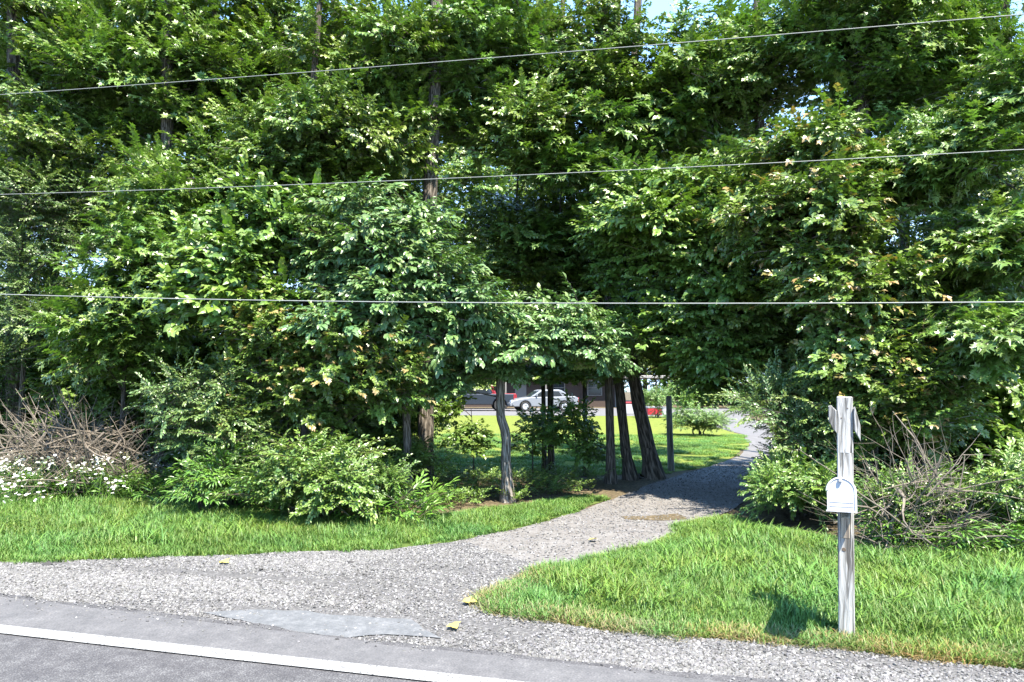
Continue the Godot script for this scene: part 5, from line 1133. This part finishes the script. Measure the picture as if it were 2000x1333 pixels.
func ground_cover() -> void:
	var greens := [c3(.088, .178, .033), c3(.105, .198, .037), c3(.076, .152, .032), c3(.13, .198, .048)]
	var straw := [c3(.095, .19, .035), c3(.14, .19, .055)]
	var short := tuft(240, .07, .0028, .2, .8, greens, 201)
	var fringe := tuft(34, .06, .0026, .06, .9, greens + straw, 205)
	var mid := tuft(120, .12, .0034, .2, .9, greens + straw, 202)
	var bladed := tuft(13, .18, .006, .07, 1.0, greens, 203)
	var dry := tuft(40, .06, .0022, .1, 1.1, [c3(.3, .23, .12), c3(.22, .19, .08), c3(.12, .2, .04)], 204)
	var nz := FastNoiseLite.new()
	nz.seed = 44
	nz.frequency = .55
	var inset := func(poly: PackedVector2Array, d: float) -> PackedVector2Array:
		var r := Geometry2D.offset_polygon(poly, -d)
		var best: PackedVector2Array = r[0]
		for q in r:
			if q.size() > best.size(): best = q
		return best
	var put := func(p: Vector2, s: float) -> Array:
		var t := tint(.18)
		var y := nz.get_noise_2d(p.x * 2 + 30, p.y * 2) * .3
		return [Transform3D(Basis(Vector3.UP, rr(0, TAU)).scaled(Vector3(s, s * rr(.8, 1.25), s)), Vector3(p.x, .006, p.y)), Color(t.r * (1 + y), t.g, t.b * (1 - y))]
	var li: PackedVector2Array = inset.call(verge_left, .5)
	var ri: PackedVector2Array = inset.call(verge_right, .42)
	var lm: PackedVector2Array = inset.call(verge_left, .17)
	var rm: PackedVector2Array = inset.call(verge_right, .17)
	var L0 := Vector2(-9.5, -13)
	var L1 := Vector2(1.6, -6)
	var R0 := Vector2(-.4, -8.6)
	var R1 := Vector2(5.5, -3.6)
	rng.seed = 301
	for side in [[verge_left, li, L0, L1, "left of the drive", 1900, 1300, 700, lm, 2600], [verge_right, ri, R0, R1, "round the mailbox post", 1500, 800, 900, rm, 2600]]:
		var outer: PackedVector2Array = side[0]
		var inner: PackedVector2Array = side[1]
		var most: PackedVector2Array = side[8]
		var edge := fill(side[9], side[2], side[3], func(p): return inside(p, outer) and not inside(p, most) and nz.get_noise_2d(p.x * 3, p.y * 3) > rr(-.5, .3), func(p): return put.call(p, rr(.5, 1.2)))
		tag(multi("grass", fringe, M.grass, edge[0], edge[1]), "thin ragged grass fringe " + side[4], "grass", "", "stuff")
		var a := fill(side[5], side[2], side[3], func(p): return inside(p, most), func(p): return put.call(p, rr(.7, 1.2)))
		tag(multi("grass", short, M.grass, a[0], a[1]), "short green grass " + side[4], "grass", "", "stuff")
		a = fill(side[6], side[2], side[3], func(p): return inside(p, inner) and nz.get_noise_2d(p.x, p.y) > rr(-.6, .2), func(p): return put.call(p, rr(.55, 1.25)))
		tag(multi("grass", mid, M.grass, a[0], a[1]), "taller mixed grass " + side[4], "grass", "", "stuff")
		a = fill(side[7], side[2], side[3], func(p): return inside(p, inner) and nz.get_noise_2d(p.x + 9, p.y) > rr(-.4, .5), func(p): return put.call(p, rr(.6, 1.2)))
		tag(multi("grass", bladed, M.grass, a[0], a[1]), "broad bladed grass clumps " + side[4], "grass", "", "stuff")
	# dry thatch along the gravel
	var rim: PackedVector2Array = inset.call(verge_right, .16)
	var a := fill(1500, R0, R1, func(p): return inside(p, verge_right) and not inside(p, rim) and p.y > -6.2, func(p): return put.call(p, rr(.7, 1.3)))
	tag(multi("dry_grass", dry, M.grass, a[0], a[1]), "dry straw coloured grass along the gravel edge", "grass", "", "stuff")
	a = fill(1600, Vector2(-7, -24), Vector2(8, -12.4), func(p): return inside(p, lawn_poly), func(p):
		var r: Array = put.call(p, rr(.7, 1.1))
		r[1] = r[1] * 1.35
		return r)
	tag(multi("lawn_grass", short, M.grass, a[0], a[1]), "mown lawn beyond the trunks", "grass", "", "stuff")
	# loose stones
	rng.seed = 401
	var shapes := []
	for k in 3:
		var g := Geo.new()
		var v := []
		for q in [Vector3(0, 1, 0), Vector3(0, -1, 0)]: v.append(q)
		for j in 6: v.append(Vector3(cos(TAU * j / 6), rr(-.25, .45), sin(TAU * j / 6)) * rr(.75, 1.15))
		for j in v.size(): v[j] = Vector3(v[j].x * rr(.8, 1.2), v[j].y * rr(.5, .75), v[j].z * rr(.6, .9))
		for j in 6:
			g.tri(v[0], v[2 + j], v[2 + (j + 1) % 6])
			g.tri(v[1], v[2 + (j + 1) % 6], v[2 + j])
		shapes.append(g.mesh())
	var stone := func(p: Vector2, s: float, y: float) -> Array:
		var c := rr(.085, .16)
		if rng.randf() < .12: c = rr(.03, .06)
		if rng.randf() < .12: c = rr(.18, .27)
		return [Transform3D(Basis.from_euler(Vector3(rr(-.5, .5), rr(0, TAU), rr(-.5, .5))).scaled(Vector3.ONE * s), Vector3(p.x, y + s * .15, p.y)), Color(c, c * rr(.95, .99), c * rr(.9, 1.0))]
	var drift := FastNoiseLite.new()
	drift.seed = 8
	drift.frequency = .35
	var way := [Vector3(-0.72, 0, -4.42), Vector3(-0.54, 0, -5.66), Vector3(0.00, 0, -6.77), Vector3(0.89, 0, -8.12), Vector3(2.00, 0, -9.72), Vector3(3.80, 0, -13.20)]
	var tracks := []
	for w in curve(way, 6): tracks.append(w)
	var rut := func(p: Vector2) -> float:
		var best := 9.0
		for k in tracks.size() - 1:
			var q := Geometry2D.get_closest_point_to_segment(p, Vector2(tracks[k].x, tracks[k].z), Vector2(tracks[k + 1].x, tracks[k + 1].z))
			best = minf(best, absf(p.distance_to(q) - .72))
		return best
	for k in 3:
		a = fill(36000, Vector2(-5.6, -7.2), Vector2(3.6, -3.4), func(p): return inside(p, gravel_poly) and drift.get_noise_2d((p.x * .964 + p.y * .266) * .6, (p.y * .964 - p.x * .266) * 4.5) > rr(-.45, .3) and (rng.randf() < .3 or not inside(p, patch_poly)) and (rng.randf() < .25 or rut.call(p) > rr(.1, .34)), func(p): return stone.call(p, clampf(.0062 + absf(rng.randfn(0, .0045)), .004, .024), .016))
		tag(multi("gravel", shapes[k], M.stone, a[0], a[1]), "loose grey gravel at the mouth of the drive", "gravel", "loose gravel of the drive", "stuff")
	a = fill(9000, Vector2(-1.5, -15), Vector2(6, -5.2), func(p): return inside(p, packed_poly), func(p): return stone.call(p, clampf(.007 + absf(rng.randfn(0, .005)), .005, .026), .012))
	tag(multi("gravel", shapes[0], M.stone, a[0], a[1]), "scattered small stones on the packed drive", "gravel", "", "stuff")
	a = fill(700, Vector2(-4.2, -5.4), Vector2(1.4, -3.5), func(p): return inside(p, road_poly) and Vector2(-.2658, .964).dot(p - Vector2(-3.66, -5.39)) < rr(.0, .35), func(p): return stone.call(p, rr(.004, .012), .039))
	tag(multi("gravel", shapes[1], M.stone, a[0], a[1]), "stray gravel on the asphalt shoulder", "gravel", "", "stuff")

func debris() -> void:
	rng.seed = 501
	M.yellow = leaf_mat(.6, .4)
	var spots := [[Vector3(-2.42, 0, -6.35), "yellow fallen leaf on the gravel near the left grass"], [Vector3(-0.29, 0, -5.19), "yellow fallen leaf on the gravel by the grass tip"], [Vector3(-0.35, 0, -4.66), "yellow fallen leaf on the gravel by the asphalt"], [Vector3(0.79, 0, -7.27), "yellow green fallen leaf on the packed drive"]]
	for s in spots:
		var g := Geo.new()
		add_leaf(g, "maple", Vector3(-.045, .01, 0), Vector3(1, .1, .2), Vector3(0, 1, .2), .1, .1, .2, Color(.62, .5, .1))
		var o := part("fallen_leaf", g.mesh(), M.yellow)
		o.position = s[0] + Vector3(0, .03, 0)
		o.rotation.y = rr(0, TAU)
		tag(o, s[1], "leaf", "fallen leaves on the gravel")
	M.chunk = plain(Color(.035, .033, .032), .9)
	var lumps := [[Vector3(-3.90, 0, -6.31), "dark chunk of asphalt at the far left gravel edge", .045], [Vector3(-1.37, 0, -6.38), "dark chunk of asphalt on the gravel near the drive mouth", .03], [Vector3(-2.05, 0, -6.14), "small dark chunk of asphalt on the middle of the gravel", .022]]
	for l in lumps:
		var g := Geo.new()
		var v := [Vector3(0, .5, 0), Vector3(0, -.3, 0)]
		for j in 7: v.append(Vector3(cos(TAU * j / 7) * rr(.8, 1.2), rr(-.1, .3), sin(TAU * j / 7) * rr(.6, 1.0)))
		for j in 7:
			g.tri(v[0], v[2 + j], v[2 + (j + 1) % 7])
			g.tri(v[1], v[2 + (j + 1) % 7], v[2 + j])
		var o := part("asphalt_chunk", g.mesh(), M.chunk)
		o.scale = Vector3.ONE * l[2]
		o.position = l[0] + Vector3(0, .025, 0)
		tag(o, l[1], "rubble", "asphalt chunks on the gravel")
